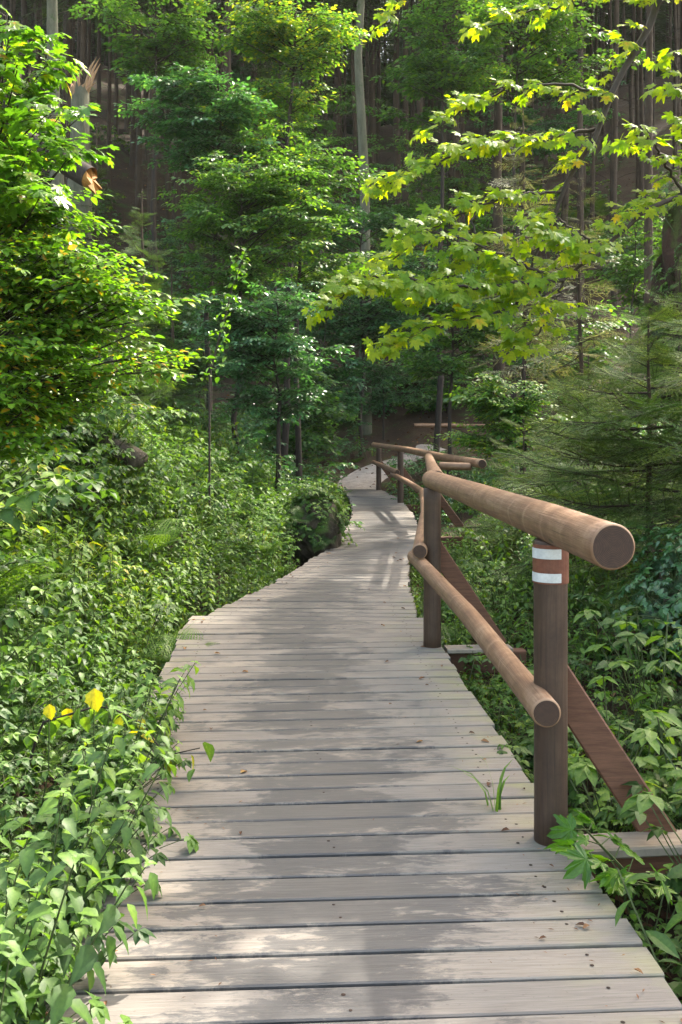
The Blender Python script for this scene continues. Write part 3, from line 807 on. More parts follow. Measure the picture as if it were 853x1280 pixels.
# ------------------------------------------------------------------ the plantation on the far slope
rs = np.random.default_rng(5)
plant = []
SPG = 'tall spruce trunks in the forest on the far slope'
SPL = 'tall straight spruce with a bare brown trunk standing among many on the dim far slope'
for i in range(4):
    plant.append(make_spruce('spruce_tree', SPL, 'tree', (0, 0, 0), 23 + i * 1.5, 3.1, rs, SBC, 'spruce', .50 + .04 * (i % 2), .55, 6, (.125, .15, .11, .17)[i], SPG, 12, tint=-.1, dead=26))
used = [False] * 4
placed = []
cand = []
for row_y in np.arange(30, 76, 2.4):
    for px in np.arange(-60, 920, 1):
        pass
n_try = 0
while len(placed) < 190 and n_try < 8000:
    n_try += 1
    y = 29 + 48 * rs.random() ** .8; px = rs.uniform(-130, 980); x = (px - CX) / F * y
    if any((x - a) ** 2 + (y - b) ** 2 < 1.7 ** 2 for a, b in placed): continue
    if y < 34 and 330 < px < 700: continue
    placed.append((x, y))
placed.sort(key=lambda q: q[1])
ORD = ['first', 'second', 'third', 'fourth', 'fifth', 'sixth', 'seventh', 'eighth', 'ninth', 'tenth', 'eleventh', 'twelfth', 'thirteenth', 'fourteenth']
near_row = sorted([i for i in range(len(placed)) if -20 < placed[i][0] / placed[i][1] * F + CX < 870][:14], key=lambda i: placed[i][0] / placed[i][1])
for i, (x, y) in enumerate(placed):
    k_ = i % 4
    if not used[k_]: o = plant[k_]; used[k_] = True
    else: o = copy_tree(plant[k_])
    if i in near_row: o['label'] = 'bare spruce trunk, %s from the left of the fourteen nearest on the far slope' % ORD[near_row.index(i)]
    else: o['label'] = SPL
    o.location = (x, y, float(height(x, y)) - .1); o.rotation_euler.z = rs.uniform(0, 6.28); sc_ = rs.uniform(.85, 1.15); o.scale = (sc_, sc_, rs.uniform(.9, 1.1))
# the wood that closes the view behind the plantation, one mass
A1 = []; A2 = []; T = []
for i in range(620):
    y = rs.uniform(76, 118); x = rs.uniform(-.62, .62) * y; z = float(height(x, y))
    m = np.zeros((3, 4)); s_ = rs.uniform(.8, 1.2); m[:, :3] = np.eye(3) * s_; m[:, 3] = (x, y, z); A1.append(m)
    for zz in np.arange(3, 25, 1.1):
        L = 3.6 * (1 - zz / 30) + .6
        for q in range(4): A2.append(aff((x, y, z + zz * s_), rs.uniform(0, 6.28), R(-10), 0, L * rs.uniform(.8, 1.3))); T.append(rs.uniform(-.1, .1))
feather = []
for q in range(7):
    f = .12 + .13 * q
    for s_ in (-1, 1): feather.append(pr([(f, 0, 0), (f + .05, 0, 0), (f + .28 * (1 - f) + .1, s_ * (.5 * (1 - f) + .08), -.1)], [(0, 1, 2)], .3))
feather.append(pr([(0, -.02, 0), (0, .02, 0), (1, 0, -.05)], [(0, 1, 2)], .3)); feather = join(feather)
wood = inst(tube([(0, 0, -.3), (0, 0, 12), (0, 0, 25)], [.16, .13, .03], 6, 1, .3), A1)
tag(link('distant_wood', mesh_from('distant_wood', join([wood, inst(feather, A2, T)]), [M['spruce'], M['bark_spruce']], False)), 'far-off spruce wood closing the view behind the slope', 'wood', None, 'stuff')

# notable big trunks
def big_trunk(px, d, r, H, label, bark, group=None, lean=0., name='tree', cat='tree', seedv=0, crown=True):
    rs = np.random.default_rng(300 + seedv); b = G(px, d)
    zc = 1.4 + .436 * d
    ells = [(b[0] + rs.normal(0, .6) + (1.5 if d < 20 else 0), b[1] + rs.normal(0, .6), zc + 2.5 + 2.2 * k_, 1.6, 1.6, 1.4, .3 if d < 20 else .5) for k_ in range(3)]
    return make_tree(name, label, cat, b, max(zc + 8, H), ells, rs, SPO_far, 'beech', bark, r, 12, 6, 2.2, group, lean=(lean, 0))
big_trunk(457, 27.5, .19, 16, 'tall pale green-grey trunk rising to the top of the photo, centre', 'bark_grey', seedv=1, name='beech_tree')
big_trunk(68, 24, .22, 18, 'grey trunk in the top left corner behind the splintered stump', 'bark_grey', seedv=2, name='beech_tree')
big_trunk(817, 17, .095, 16, 'slender brown trunk at the top right between the yellow-green branches', 'bark_spruce', seedv=3, name='spruce_tree')
big_trunk(622, 26, .17, 18, 'brown trunk behind the upper twigs of the backlit maple', 'bark_spruce', seedv=4, name='spruce_tree')

# ------------------------------------------------------------------ middle-distance broadleaf trees
mid = [
 # px, depth, H px top, ellipsoids(px,py,rx,ry,w), mat, label
 (262, 15.5, 70, [(250, 105, 50, 16, .7), (255, 140, 75, 20, 1), (240, 190, 70, 20, 1), (275, 160, 60, 18, .6)], 'herb_blue', 'bushy blue-green sapling left of centre, its round top at the dark trunks', .1),
 (300, 14.5, 185, [(305, 215, 75, 20, 1), (290, 250, 95, 20, 1.1), (320, 290, 95, 22, 1.1), (280, 330, 80, 22, .9)], 'beech', 'broad mid-green sapling with layered branches above the sunlit vine', .18),
 (352, 17.5, -30, [(340, 10, 90, 22, 1), (350, 50, 80, 22, 1), (375, 95, 55, 22, .8), (330, 120, 70, 22, .6)], 'beech', 'tall light green tree hanging its branches over the top left of centre', .35),
 (375, 15.5, 150, [(365, 175, 55, 18, .9), (375, 215, 55, 20, 1), (380, 275, 70, 22, 1), (420, 325, 60, 20, .7)], 'beech', 'green sapling with a thin dark stem left of the pale trunk', .05),
 (345, 13.0, 350, [(345, 375, 75, 20, 1), (310, 420, 80, 22, 1), (370, 455, 70, 25, 1), (320, 490, 60, 22, .8)], 'herb_blue', 'dark blue-green bush standing at the foot of the saplings behind the bank', -.05),
 (545, 24.0, -20, [(540, 20, 60, 25, .8), (570, 70, 80, 22, .9), (550, 130, 60, 22, .8)], 'beech', 'tree with airy green branches at the top of the photo, right of the pale trunk', .1),
 (452, 25.0, 270, [(440, 290, 70, 22, .9), (470, 340, 80, 22, 1), (430, 385, 70, 22, .9), (470, 410, 50, 20, .8)], 'herb_blue', 'dark green sapling in the hollow straight beyond the boardwalk', .0),
 (560, 19.5, 320, [(565, 345, 80, 20, .9), (590, 400, 80, 18, 1), (570, 440, 60, 14, .6)], 'beech', 'green sapling standing above the far railing', .05),
 (640, 23.0, 10, [(650, 30, 90, 22, .9), (720, 60, 80, 22, .7), (600, 90, 60, 20, .5)], 'beech', 'airy light green tree at the top right behind the golden leaves', .15),
 (190, 18.0, -20, [(215, 70, 50, 20, .6), (190, 20, 70, 22, .7), (230, 30, 60, 20, .6)], 'beech', 'thin dark green tree in front of the bare trunks, top left', .0),
 (655, 12.0, 450, [(640, 480, 45, 14, .7), (660, 520, 55, 14, .7), (605, 500, 35, 12, .5), (640, 560, 50, 12, .6)], 'beech', 'sapling with pale sheen on its leaves beside the far railing', .2),
]
for i, (px, d, top, es, mat, lab, tn) in enumerate(mid):
    rs = np.random.default_rng(400 + i); b = G(px, d); H = P(px, top, d)[2] - b[2]
    make_tree('sapling' if H < 5 else 'broadleaf_tree', lab, 'sapling' if H < 5 else 'tree', b, H, [E(e[0] + rs.uniform(-24, 24), e[1] + rs.uniform(-12, 12), d, e[2] * rs.uniform(1.0, 1.4), e[3] * rs.uniform(1.1, 1.8), e[4]) for e in es], rs, SPO_far if d > 15 else SPO, mat, 'bark_dark', .025 + .005 * H, 20, 8, .58 * (d / 15), tint=tn, lean=(rs.normal(0, .15), 0))

# filler bushes of the hollow around the far end of the boardwalk
fill = [(405, 24, 'herb_blue', 430, 60, 70, 'dark bush on the slope left of the far end of the boardwalk'), (480, 27, 'herb_blue', 440, 60, 55, 'dark bush on the slope right above the earth path'),
        (370, 21, 'beech', 500, 45, 50, 'leafy bush on the bank left of the earth path'), (560, 29, 'beech', 470, 55, 35, 'bush between the two far log bars and the slope'),
        (250, 18, 'herb_blue', 420, 60, 60, 'dark bush in the deep shade beneath the left saplings'), (700, 19, 'beech', 420, 70, 60, 'dim bush behind the young spruces on the right'),
        (610, 30, 'beech', 300, 70, 60, 'sapling among the trunks behind the golden maple leaves'), (380, 30, 'herb_blue', 330, 60, 70, 'sapling among the trunks above the hollow'),
        (500, 33, 'beech', 250, 60, 60, 'thin sapling on the brown slope beside the pale trunk'), (400, 33, 'beech', 130, 90, 60, 'airy green tree high on the far slope left of the pale trunk'), (560, 36, 'beech', 190, 90, 60, 'airy green tree high on the far slope behind the maple twigs'), (680, 34, 'herb_blue', 120, 90, 60, 'dim tree high on the far slope above the pale spruce'), (300, 38, 'herb_blue', 120, 90, 60, 'dim tree on the far slope above the layered saplings'), (200, 34, 'herb_blue', 330, 80, 60, 'dim bush on the slope behind the maple at the left'), (620, 30, 'herb_blue', 400, 80, 50, 'dark bush on the slope above the far railing'), (475, 30, 'herb_blue', 495, 55, 30, 'low dark bush on the slope just beyond the bend of the earth path'), (535, 31, 'herb_blue', 470, 60, 40, 'dark bush on the slope seen over the far log bars'), (420, 29, 'herb_blue', 520, 40, 30, 'dark low bush at the left side of the earth path'), (790, 22, 'beech', 300, 60, 70, 'dim sapling behind the mossy bank at the right edge')]
for i, (px, d, mat, cyp, rx, ry, lab) in enumerate(fill):
    rs = np.random.default_rng(450 + i); b = G(px, d); tz = P(px, cyp - ry * .7, d)[2]
    make_tree('shrub', lab, 'shrub', b, max(tz - b[2], 1.), [E(px, cyp, d, rx, ry, 1), E(px + rs.uniform(-20, 20), cyp + ry * .7, d, rx * .9, ry * .6, .7)], rs, SPO_far, mat, 'bark_dark', .035, 17, 9, .85, tint=rs.uniform(-.1, .1))

# unseen beeches added beside the walk, crowns placed to keep the boards in shade
for i, (bx, by, es) in enumerate(((5.6, 6.6, [(4.1, 5.3, 7.2, .8, .8, .4, 1.2), (4.3, 9.9, 8.5, .9, 1.0, .4, 2.0), (4.3, 12.2, 9.0, .9, 1.1, .4, 1.2), (4.9, 7.8, 8.2, .4, .8, .4, .6)]),
                                  (6.2, 11.5, [(4.6, 13.2, 9.0, .9, 1.2, .7, .9), (5.6, 14.0, 10.2, 1.0, 1.2, .8, .6)]))):
    rs = np.random.default_rng(470 + i); b = np.array([bx, by, float(height(bx, by))])
    make_tree('beech_tree', ['beech right of the boardwalk whose crown shades the near boards', 'beech further along the right of the gully with its crown above the photo'][i], 'tree', b, 10. + i * 2, es, rs, SPO_far, 'beech', 'bark_grey', .12, 12, 7, 1.1)

# sunlit thin climber
rs = np.random.default_rng(31)
b = G(262, 9.5); pl = [b] + [P(x, y, 9.5) for x, y in ((262, 470), (272, 430), (282, 395), (290, 360), (300, 335), (308, 312))]
t = thing('vine_shoot', 'single thin upright shoot with small bright yellow-green leaves before dark bushes', 'shoot', b.tolist())
link('stem', mesh_from('stem', tube(pl, np.linspace(.012, .003, len(pl)), 5, 0, .5), [M['twig']], True, b), t)
A = []; T = []
for i in range(150):
    u = rs.random() ** .8 * (len(pl) - 1 - 1e-6); k_ = int(u); q = pl[k_] * (1 - u + k_) + pl[k_ + 1] * (u - k_)
    if q[2] < P(0, 490, 9.5)[2]: continue
    A.append(aff(q, rs.uniform(0, 6.28), R(rs.uniform(-50, 10)), R(rs.uniform(-30, 30)), rs.uniform(.04, .075))); A[-1][:, 3] += rs.normal(0, .05, 3); T.append(rs.uniform(.3, .9))
link('leaves', mesh_from('leaves', inst(leafP(1, .75, .3, .1, 3), A, T), [M['maple']], False, b), t)

# ------------------------------------------------------------------ left bank: maple, dark spruces, stumps
rs = np.random.default_rng(51)
b = G(-40, 6.0)
make_tree('maple_tree', 'sunlit bright green maple at the left edge, its lobed leaves against the dark trunks', 'tree', b, P(0, 10, 6)[2] - b[2],
          [E(0, 120, 5.4, 75, 45, 1.0), E(60, 85, 5.6, 38, 22, .5), E(5, 45, 5.4, 50, 22, .5), E(85, 140, 5.3, 48, 22, .7), E(95, 195, 5.3, 50, 18, .5), E(15, 200, 5.0, 70, 30, .9), E(40, 255, 5.0, 70, 24, .8)],
          rs, SPM, 'maple', 'bark_dark', .05, 8, 5, .31, lean=(.2, 0), flatness=.3, tint=.32)
b = G(-70, 5.2)
make_tree('hazel_tree', 'bright green hazel with layered fine leaves spreading from the left edge below the maple', 'tree', b, P(0, 230, 5.2)[2] - b[2],
          [E(90, 262, 5.2, 60, 16, .6), E(50, 305, 5.0, 90, 18, 1.0), E(125, 330, 5.0, 65, 16, .9), E(50, 360, 4.9, 100, 18, 1.1), E(155, 372, 5.0, 50, 12, .6), E(120, 405, 5.0, 80, 18, 1.1), E(150, 452, 5.2, 70, 16, .8), E(100, 490, 5.2, 60, 14, .6), E(40, 440, 4.8, 90, 28, 1.3), E(20, 490, 4.7, 70, 18, .7), E(0, 545, 4.8, 60, 16, .5)],
          rs, SPO, 'maple', 'bark_dark', .05, 10, 7, .37, lean=(.3, 0), flatness=.24, tint=.30)
for (px, d, top, rb, lab, s_, pale) in ((178, 12.5, 235, 1.0, 'dark young spruce behind the maple, its top beside the orange cut log', 1, 0), (145, 11.5, 330, 1.0, 'lower dark spruce under the cut log', 2, 0),
                                   (215, 14, 330, .9, 'drooping grey-green spruce above the dark hollow', 3, 0), (120, 14.5, 150, 1.1, 'dim spruce behind the splintered stump', 4, 0)):
    b = G(px, d); H = P(px, top, d)[2] - b[2]
    make_spruce('young_spruce', lab, 'tree', b, max(H, 1.2), rb, np.random.default_rng(500 + s_), SBC if d > 13 else SBF, 'spruce', .05, .20, 5, .05, droop=8, tint=.05)

def lathe_stump(name, label, cat, base, r, H, mat, topmat, seedv, jag=0., axis=None, flare=1.4):
    rs = np.random.default_rng(seedv); n = 26; m = 9
    t = thing(name, label, cat, np.asarray(base).tolist())
    V = []; Q = []
    ph = rs.uniform(0, 6.28, 4)
    tops = [H * (1 + jag * (.5 * math.sin(3 * a + ph[0]) + rs.uniform(-.5, .8))) for a in np.linspace(0, 6.28, n, endpoint=False)]
    for i in range(m):
        f = i / (m - 1)
        for j in range(n):
            a = j / n * 2 * math.pi
            rr = r * (1 + (flare - 1) * (1 - f) ** 3) * (1 + .09 * math.sin(5 * a + ph[1]) * (1 - .5 * f) + .04 * math.sin(9 * a + ph[2]) + .02 * math.sin(f * 9 + ph[3]))
            z = -.2 + (tops[j] + .2) * f
            V.append((rr * math.cos(a), rr * math.sin(a), z))
    for i in range(m - 1):
        for j in range(n): Q += [(i * n + j, i * n + (j + 1) % n, (i + 1) * n + (j + 1) % n), (i * n + j, (i + 1) * n + (j + 1) % n, (i + 1) * n + j)]
    body = pr(V, Q, .5, 0)
    # broken / cut top: inner ring a little lower
    V2 = []; Q2 = []
    for j in range(n): V2.append(V[(m - 1) * n + j])
    for j in range(n):
        a = j / n * 2 * math.pi; V2.append((r * .62 * math.cos(a), r * .62 * math.sin(a), H * (1 - jag * .6) + H * jag * rs.uniform(-.3, .5)))
    V2.append((0, 0, H * (1 - jag * .8)))
    for j in range(n):
        j2 = (j + 1) % n; Q2 += [(j, j2, n + j2), (j, n + j2, n + j), (n + j, n + j2, 2 * n)]
    link('trunk', mesh_from('trunk', body, [M[mat]]), t)
    link('broken_top' if jag > .1 else 'cut_face', mesh_from('cut_face', pr(V2, Q2), [M[topmat]], False), t)
    return t
bs = P(100, 112, 15.5); t = lathe_stump('broken_stump', 'pale trunk snapped off with upright splinters, upper left', 'stump', (bs[0], bs[1], bs[2] - 1.4), .14, 1.4, 'bark_grey', 'splinter', 601, .10)
A = []
for i in range(16):
    a = i / 16 * 6.28; q = np.array([.10 * math.cos(a), .10 * math.sin(a), 1.30]); h_ = .12 + .35 * rs.random() * (1 + math.cos(a))
    A.append(tube([q, q + (.01 + .25 * h_ * math.cos(a), 0, h_ * .7), q + (.25 * h_ + .1 * math.cos(a), 0, h_)], [.028, .02, .002], 4, 0, .5))
link('splinters', mesh_from('splinters', join(A), [M['splinter']]), t)
# the trunk runs down to the bank
link('lower_trunk', mesh_from('lower_trunk', tube([(0, 0, -3.0), (0, 0, -.05)], [.20, .19], 14, 0, .5), [M['bark_grey']]), t)

t = thing('cut_log', 'fallen log with an orange cut end poking out of the spruces, upper left', 'log', P(112, 222, 12.6).tolist())
o = P(112, 222, 12.6)
dirn = unit((-1.2, .35, .75))
lg = tube([dirn * k_ for k_ in np.linspace(0, 2.2, 6)], .145, 18, 0, .5)
A = frame(dirn); rr = [(A[:, 1] * math.cos(a) + A[:, 2] * math.sin(a)) * .142 for a in np.linspace(0, 2 * math.pi, 18, endpoint=False)]
link('trunk', mesh_from('trunk', lg, [M['bark_dark']]), t)
cf = [np.array(q) - dirn * (.05 - .16 * math.sin(i * .35) + .06 * math.sin(i * 2.7)) for i, q in enumerate(rr)]
V = [(0, 0, 0)] + rr + cf + [-dirn * .05]
Fc = [(1 + i, 1 + (i + 1) % 18, 19 + (i + 1) % 18) for i in range(18)] + [(1 + i, 19 + (i + 1) % 18, 19 + i) for i in range(18)] + [(37, 19 + i, 19 + (i + 1) % 18) for i in range(18)]
link('cut_face', mesh_from('cut_face', pr(V, Fc), [M['cutwood']], False), t)

# dark mossy log lying on the bank
t = thing('fallen_log', 'dark fallen log half buried in greenery on the left bank', 'log', P(122, 545, 8.7).tolist())
lg = tube([(-.55, .3, .10), (-.2, .05, .05), (.15, -.15, -.06), (.45, -.3, -.22)], [.09, .11, .10, .09], 16, 0, .5, True)
link('trunk', mesh_from('trunk', lg, [M['rock']]), t)

# mossy stones
def rock(name, label, cat, c, rad, mat, seedv, sq=1.0, parts=None):
    rs = np.random.default_rng(seedv); n = 44; m = 28; V = []; Fc = []
    o = rs.uniform(0, 50, 3)
    for i in range(m + 1):
        th = math.pi * i / m
        for j in range(n):
            a = 2 * math.pi * j / n; d = np.array([math.sin(th) * math.cos(a), math.sin(th) * math.sin(a), math.cos(th)])
            k_ = 1 + .55 * float(vnoise(d[0] * 1 + o[0], d[1] + d[2] * .7 + o[1], 1.6, 3)) + .28 * float(vnoise(d[0] + o[1] + d[2], d[1] + o[2], 4., 5)) + .10 * float(vnoise(d[0] * 1 + d[2] * 2, d[1] + o[0] - d[2], 10., 6))
            dd = np.sign(d) * np.abs(d) ** sq; V.append(dd * np.array(rad) * k_)
    for i in range(m):
        for j in range(n):
            p0, q0 = i * n + j, i * n + (j + 1) % n; Fc += [(p0, p0 + n, q0 + n), (p0, q0 + n, q0)]
    o_ = link(name, mesh_from(name, pr(V, Fc), [M[mat]]), None, tuple(c)); tag(o_, label, cat); return o_
# ------------------------------------------------------------------ right side: young spruces and the backlit maple
ys = [(812, 6.6, 395, 1.15, 'young spruce with a reddish-brown stem, nearest behind the end of the top rail', .034, 0), (905, 6.2, 300, 1.2, 'spruce reaching in from the right edge with long flat green boughs', .04, 0),
      (735, 8.2, 445, 1.05, 'young spruce just behind the middle of the top rail', .03, 0), (655, 9.8, 520, .8, 'small spruce whose boughs touch the rail beside the second post', .025, 0),
      (850, 8.8, 330, 1.2, 'spruce behind the reddish-stemmed one at the right', .035, 0)]
for i, (px, d, top, rb, lab, r0, _) in enumerate(ys):
    b = G(px, d); H = P(px, top, d)[2] - b[2]
    make_spruce('young_spruce', lab, 'tree', b, H, rb, np.random.default_rng(520 + i), SBF, 'spruce', (.24, .30, .15, .15, .2)[i], .20, 5, r0, droop=4, tint=.30, power=.7)
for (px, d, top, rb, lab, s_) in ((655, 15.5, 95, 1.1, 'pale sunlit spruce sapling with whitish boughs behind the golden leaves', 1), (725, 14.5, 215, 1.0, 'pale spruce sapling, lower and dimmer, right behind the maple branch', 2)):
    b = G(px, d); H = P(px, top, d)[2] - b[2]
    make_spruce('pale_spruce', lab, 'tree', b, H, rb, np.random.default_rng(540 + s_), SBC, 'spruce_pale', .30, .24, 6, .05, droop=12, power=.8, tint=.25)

rs = np.random.default_rng(77)
b = G(1180, 4.9)
t = thing('maple_tree', 'maple reaching in from the right with backlit golden-green leaves on dark branches', 'tree', b.tolist())
D0 = 4.7
tr = [b - (0, 0, .2), b + (.0, 0, 1.5), P(1150, 150, 4.9), P(1080, -130, 4.9), P(1000, -330, 4.9)]
wood = [tube(tr, [.11, .10, .08, .06, .03], 9, 0, .5)]
limbs = [  # (points px,py,depth), start radius, end radius, spray every n, leafy from fraction
 ([(1090, -110, 4.9), (930, -70, 4.8), (825, 0, 4.7), (793, 65, 4.65), (765, 122, 4.6), (738, 185, 4.55), (702, 238, 4.5), (680, 300, 4.5), (655, 352, 4.45), (648, 385, 4.4)], .030, .005, 16, .25),
 ([(1155, 180, 4.9), (1000, 215, 4.7), (900, 238, 4.5), (853, 242, 4.4), (811, 257, 4.3), (756, 312, 4.25), (705, 350, 4.2)], .024, .007, 9, .35),
 ([(705, 350, 4.2), (660, 335, 4.15), (625, 317, 4.1), (574, 297, 4.1), (530, 290, 4.1)], .008, .003, 10, 0),
 ([(745, 161, 4.6), (685, 174, 4.5), (625, 176, 4.4), (589, 186, 4.35), (545, 205, 4.3), (509, 222, 4.3), (470, 238, 4.3)], .010, .003, 15, .1),
 ([(705, 350, 4.2), (640, 355, 4.1), (580, 362, 4.0), (520, 350, 4.0), (460, 345, 4.0), (425, 372, 3.95)], .010, .003, 15, .1),
 ([(700, 348, 4.2), (640, 385, 4.1), (580, 400, 4.0), (520, 415, 3.95), (490, 440, 3.9)], .008, .003, 11, .15),
 ([(520, 350, 4.0), (470, 352, 3.95), (430, 368, 3.9), (408, 385, 3.9)], .005, .003, 7, .2),
 ([(590, 262, 4.35), (600, 320, 4.2), (560, 350, 4.15), (520, 385, 4.1)], .005, .003, 7, .2),
 ([(765, 122, 4.6), (700, 105, 4.6), (640, 110, 4.6), (590, 130, 4.6), (540, 165, 4.6)], .008, .003, 9, .15),
 ([(825, 0, 4.7), (760, -15, 4.7), (690, 10, 4.7), (640, 20, 4.7), (600, 45, 4.7)], .008, .003, 8, .2),
 ([(700, 240, 4.5), (640, 245, 4.4), (590, 262, 4.35), (540, 285, 4.3), (480, 330, 4.3)], .007, .003, 12, .1),
 ([(853, 242, 4.4), (830, 200, 4.3), (810, 170, 4.2), (790, 160, 4.1)], .008, .003, 5, .2),
 ([(900, 238, 4.5), (870, 160, 4.3), (850, 90, 4.2), (835, 60, 4.2)], .008, .003, 7, .3),
 ([(756, 312, 4.25), (730, 300, 4.15), (700, 270, 4.1), (690, 290, 4.1)], .006, .003, 6, .2),
 ([(705, 350, 4.2), (690, 390, 4.2), (670, 420, 4.2), (650, 440, 4.2)], .006, .003, 7, .2),
 ([(560, -60, 4.9), (530, -20, 4.9), (500, 15, 4.9), (480, 30, 4.9)], .006, .003, 4, .4),
]
A = []; T = []
for (pts, ra, rb, ns, f0) in limbs:
    q = np.array([P(*p) for p in pts]); L = np.r_[0, np.cumsum(np.linalg.norm(np.diff(q, axis=0), axis=1))]
    us = np.linspace(0, L[-1], 24); c = np.stack([np.interp(us, L, q[:, i]) for i in range(3)], 1)
    c[1:-1] += rs.normal(0, .006, (22, 3)); wood.append(tube(c, np.linspace(ra, rb, 24), 6, 0, .5))
    ns = int(ns * 1.75)
    for j in range(ns):
        u = (f0 + (1 - f0) * (j + rs.random()) / ns) * L[-1]; k_ = min(int(u / L[-1] * 23), 22); p = c[k_]; d = unit(c[k_ + 1] - c[k_])
        s_ = 1 if j % 2 else -1
        hd = unit((d[0], d[1] * .6, 0)); side = np.array([-hd[1], hd[0], 0]) * s_
        dd = unit(hd * rs.uniform(.5, 1.1) + side * rs.uniform(.1, .8) + np.array([0, 0, rs.uniform(-.28, .14)]))
        A.append(frame(dd, unit((rs.normal(0, .3), rs.normal(-.75, .25), .8)), rs.uniform(.145, .265), p)); T.append(rs.uniform(.08, .50))
link('trunk', mesh_from('trunk', join(wood), [M['twig']], True, b), t)
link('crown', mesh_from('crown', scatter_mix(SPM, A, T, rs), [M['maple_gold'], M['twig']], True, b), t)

# ------------------------------------------------------------------ undergrowth
def nettle(seed, H=.6, leaf=.11, tiers=5, W=.58):
    rs = np.random.default_rng(seed); ps = []; lx, ly = rs.normal(0, .1, 2)
    pts = [(lx * f * f * H, ly * f * f * H, H * f) for f in np.linspace(0, 1, 5)]
    ps.append(tube(pts, np.linspace(.0045, .002, 5), 4, STEM, .6)); A = []; T = []
    for i in range(tiers):
        f = .3 + .7 * (i + .5) / tiers; z = H * f; a0 = rs.uniform(0, .6) + (math.pi / 2) * (i % 2)
        s_ = leaf * (1.15 - .6 * abs(f - .6)) * rs.uniform(.85, 1.1)
        for a in (a0, a0 + math.pi):
            q = np.array([lx * f * f * H, ly * f * f * H, z]); e = q + .25 * s_ * np.array([math.cos(a), math.sin(a), .5])
            A.append(aff(e, a + rs.uniform(-.2, .2), R(rs.uniform(-30, 5)), R(rs.uniform(-15, 15)), s_)); T.append(rs.uniform(0, .7) + .1 * f)
    for a in (0, 2.1, 4.2): A.append(aff((lx * H, ly * H, H), a + rs.uniform(0, 1), R(20), 0, leaf * .45)); T.append(.6)
    ps.append(inst(leafP(1, W * .92, .35, .12, 7, .33), A, T)); return join(ps)

def bramble(seed, L=.8, leaf=.10, n=7, W=.68):
    rs = np.random.default_rng(seed); ps = []; A = []; T = []
    a = rs.uniform(0, 6.28); h = rs.uniform(.35, .6)
    f_ = np.linspace(0, 1, 7); pts = np.stack([np.cos(a) * L * f_ * .7, np.sin(a) * L * f_ * .7, h * np.sin(f_ * 2.0) * L], 1)
    ps.append(tube(pts, np.linspace(.006, .0025, 7), 4, STEM, .3))
    for i in range(n):
        f = .22 + .78 * (i + .5) / n; q = np.array([np.interp(f, f_, pts[:, k_]) for k_ in range(3)])
        b = a + (1 if i % 2 else -1) * rs.uniform(.7, 1.4); pl = leaf * rs.uniform(.7, 1.1)
        e = q + pl * np.array([math.cos(b), math.sin(b), .35]); ps.append(tube([q, e], .0018, 3, STEM, .6)); t0 = rs.uniform(0, .75); s_ = leaf * rs.uniform(.75, 1.2)
        for k_, (da, ss) in enumerate(((0, 1.1), (1.15, .9), (-1.15, .9))):
            A.append(aff(e, b + da, R(rs.uniform(-28, 4)), R(rs.uniform(-20, 20)), s_ * ss)); T.append(t0 + rs.uniform(-.05, .05))
    ps.append(inst(leafP(1, W * .95, .28, .12, 7, .38), A, T)); return join(ps)

def elder(seed, H=.35, leaf=.075, n=6):
    """ground cover: long stalks each with a fan of leaflets"""
    rs = np.random.default_rng(seed); ps = []; A = []; T = []
    for i in range(n):
        a = rs.uniform(0, 6.28); hh = H * rs.uniform(.6, 1.15); o = rs.uniform(.2, .55) * hh
        e = np.array([math.cos(a) * o, math.sin(a) * o, hh]); ps.append(tube([(0, 0, 0), e * (.4, .4, .55), e], .002, 3, STEM, .7)); t0 = rs.uniform(0, .7)
        for k_ in range(5):
            b = a + (k_ - 2) * .85; A.append(aff(e + (0, 0, 0), b, R(rs.uniform(-25, 8)), R(rs.uniform(-20, 20)), leaf * (1.2 - .15 * abs(k_ - 2)) * rs.uniform(.8, 1.15))); T.append(t0 + rs.uniform(-.06, .06))
    ps.append(inst(leafP(1, .6, .25, .1, 2, .42), A, T)); return join(ps)

def balsam(seed, H=.45):
    """lush stem with larger alternate lance-shaped leaves"""
    rs = np.random.default_rng(seed); ps = []; A = []; T = []
    lx, ly = rs.normal(0, .16, 2)
    ps.append(tube([(0, 0, 0), (lx * H * .4, ly * H * .4, H * .5), (lx * H, ly * H, H)], [.006, .004, .003], 4, STEM, .8))
    for i in range(11):
        f = .25 + .75 * i / 11; a = i * 2.4 + rs.uniform(-.3, .3); q = (lx * H * f * f, ly * H * f * f, H * f)
        A.append(aff(q, a, R(rs.uniform(-25, 15)), R(rs.uniform(-15, 15)), .10 * rs.uniform(.75, 1.2))); T.append(rs.uniform(0, .6))
    ps.append(inst(leafP(1, .42, .3, .14, 3, .5), A, T)); return join(ps)

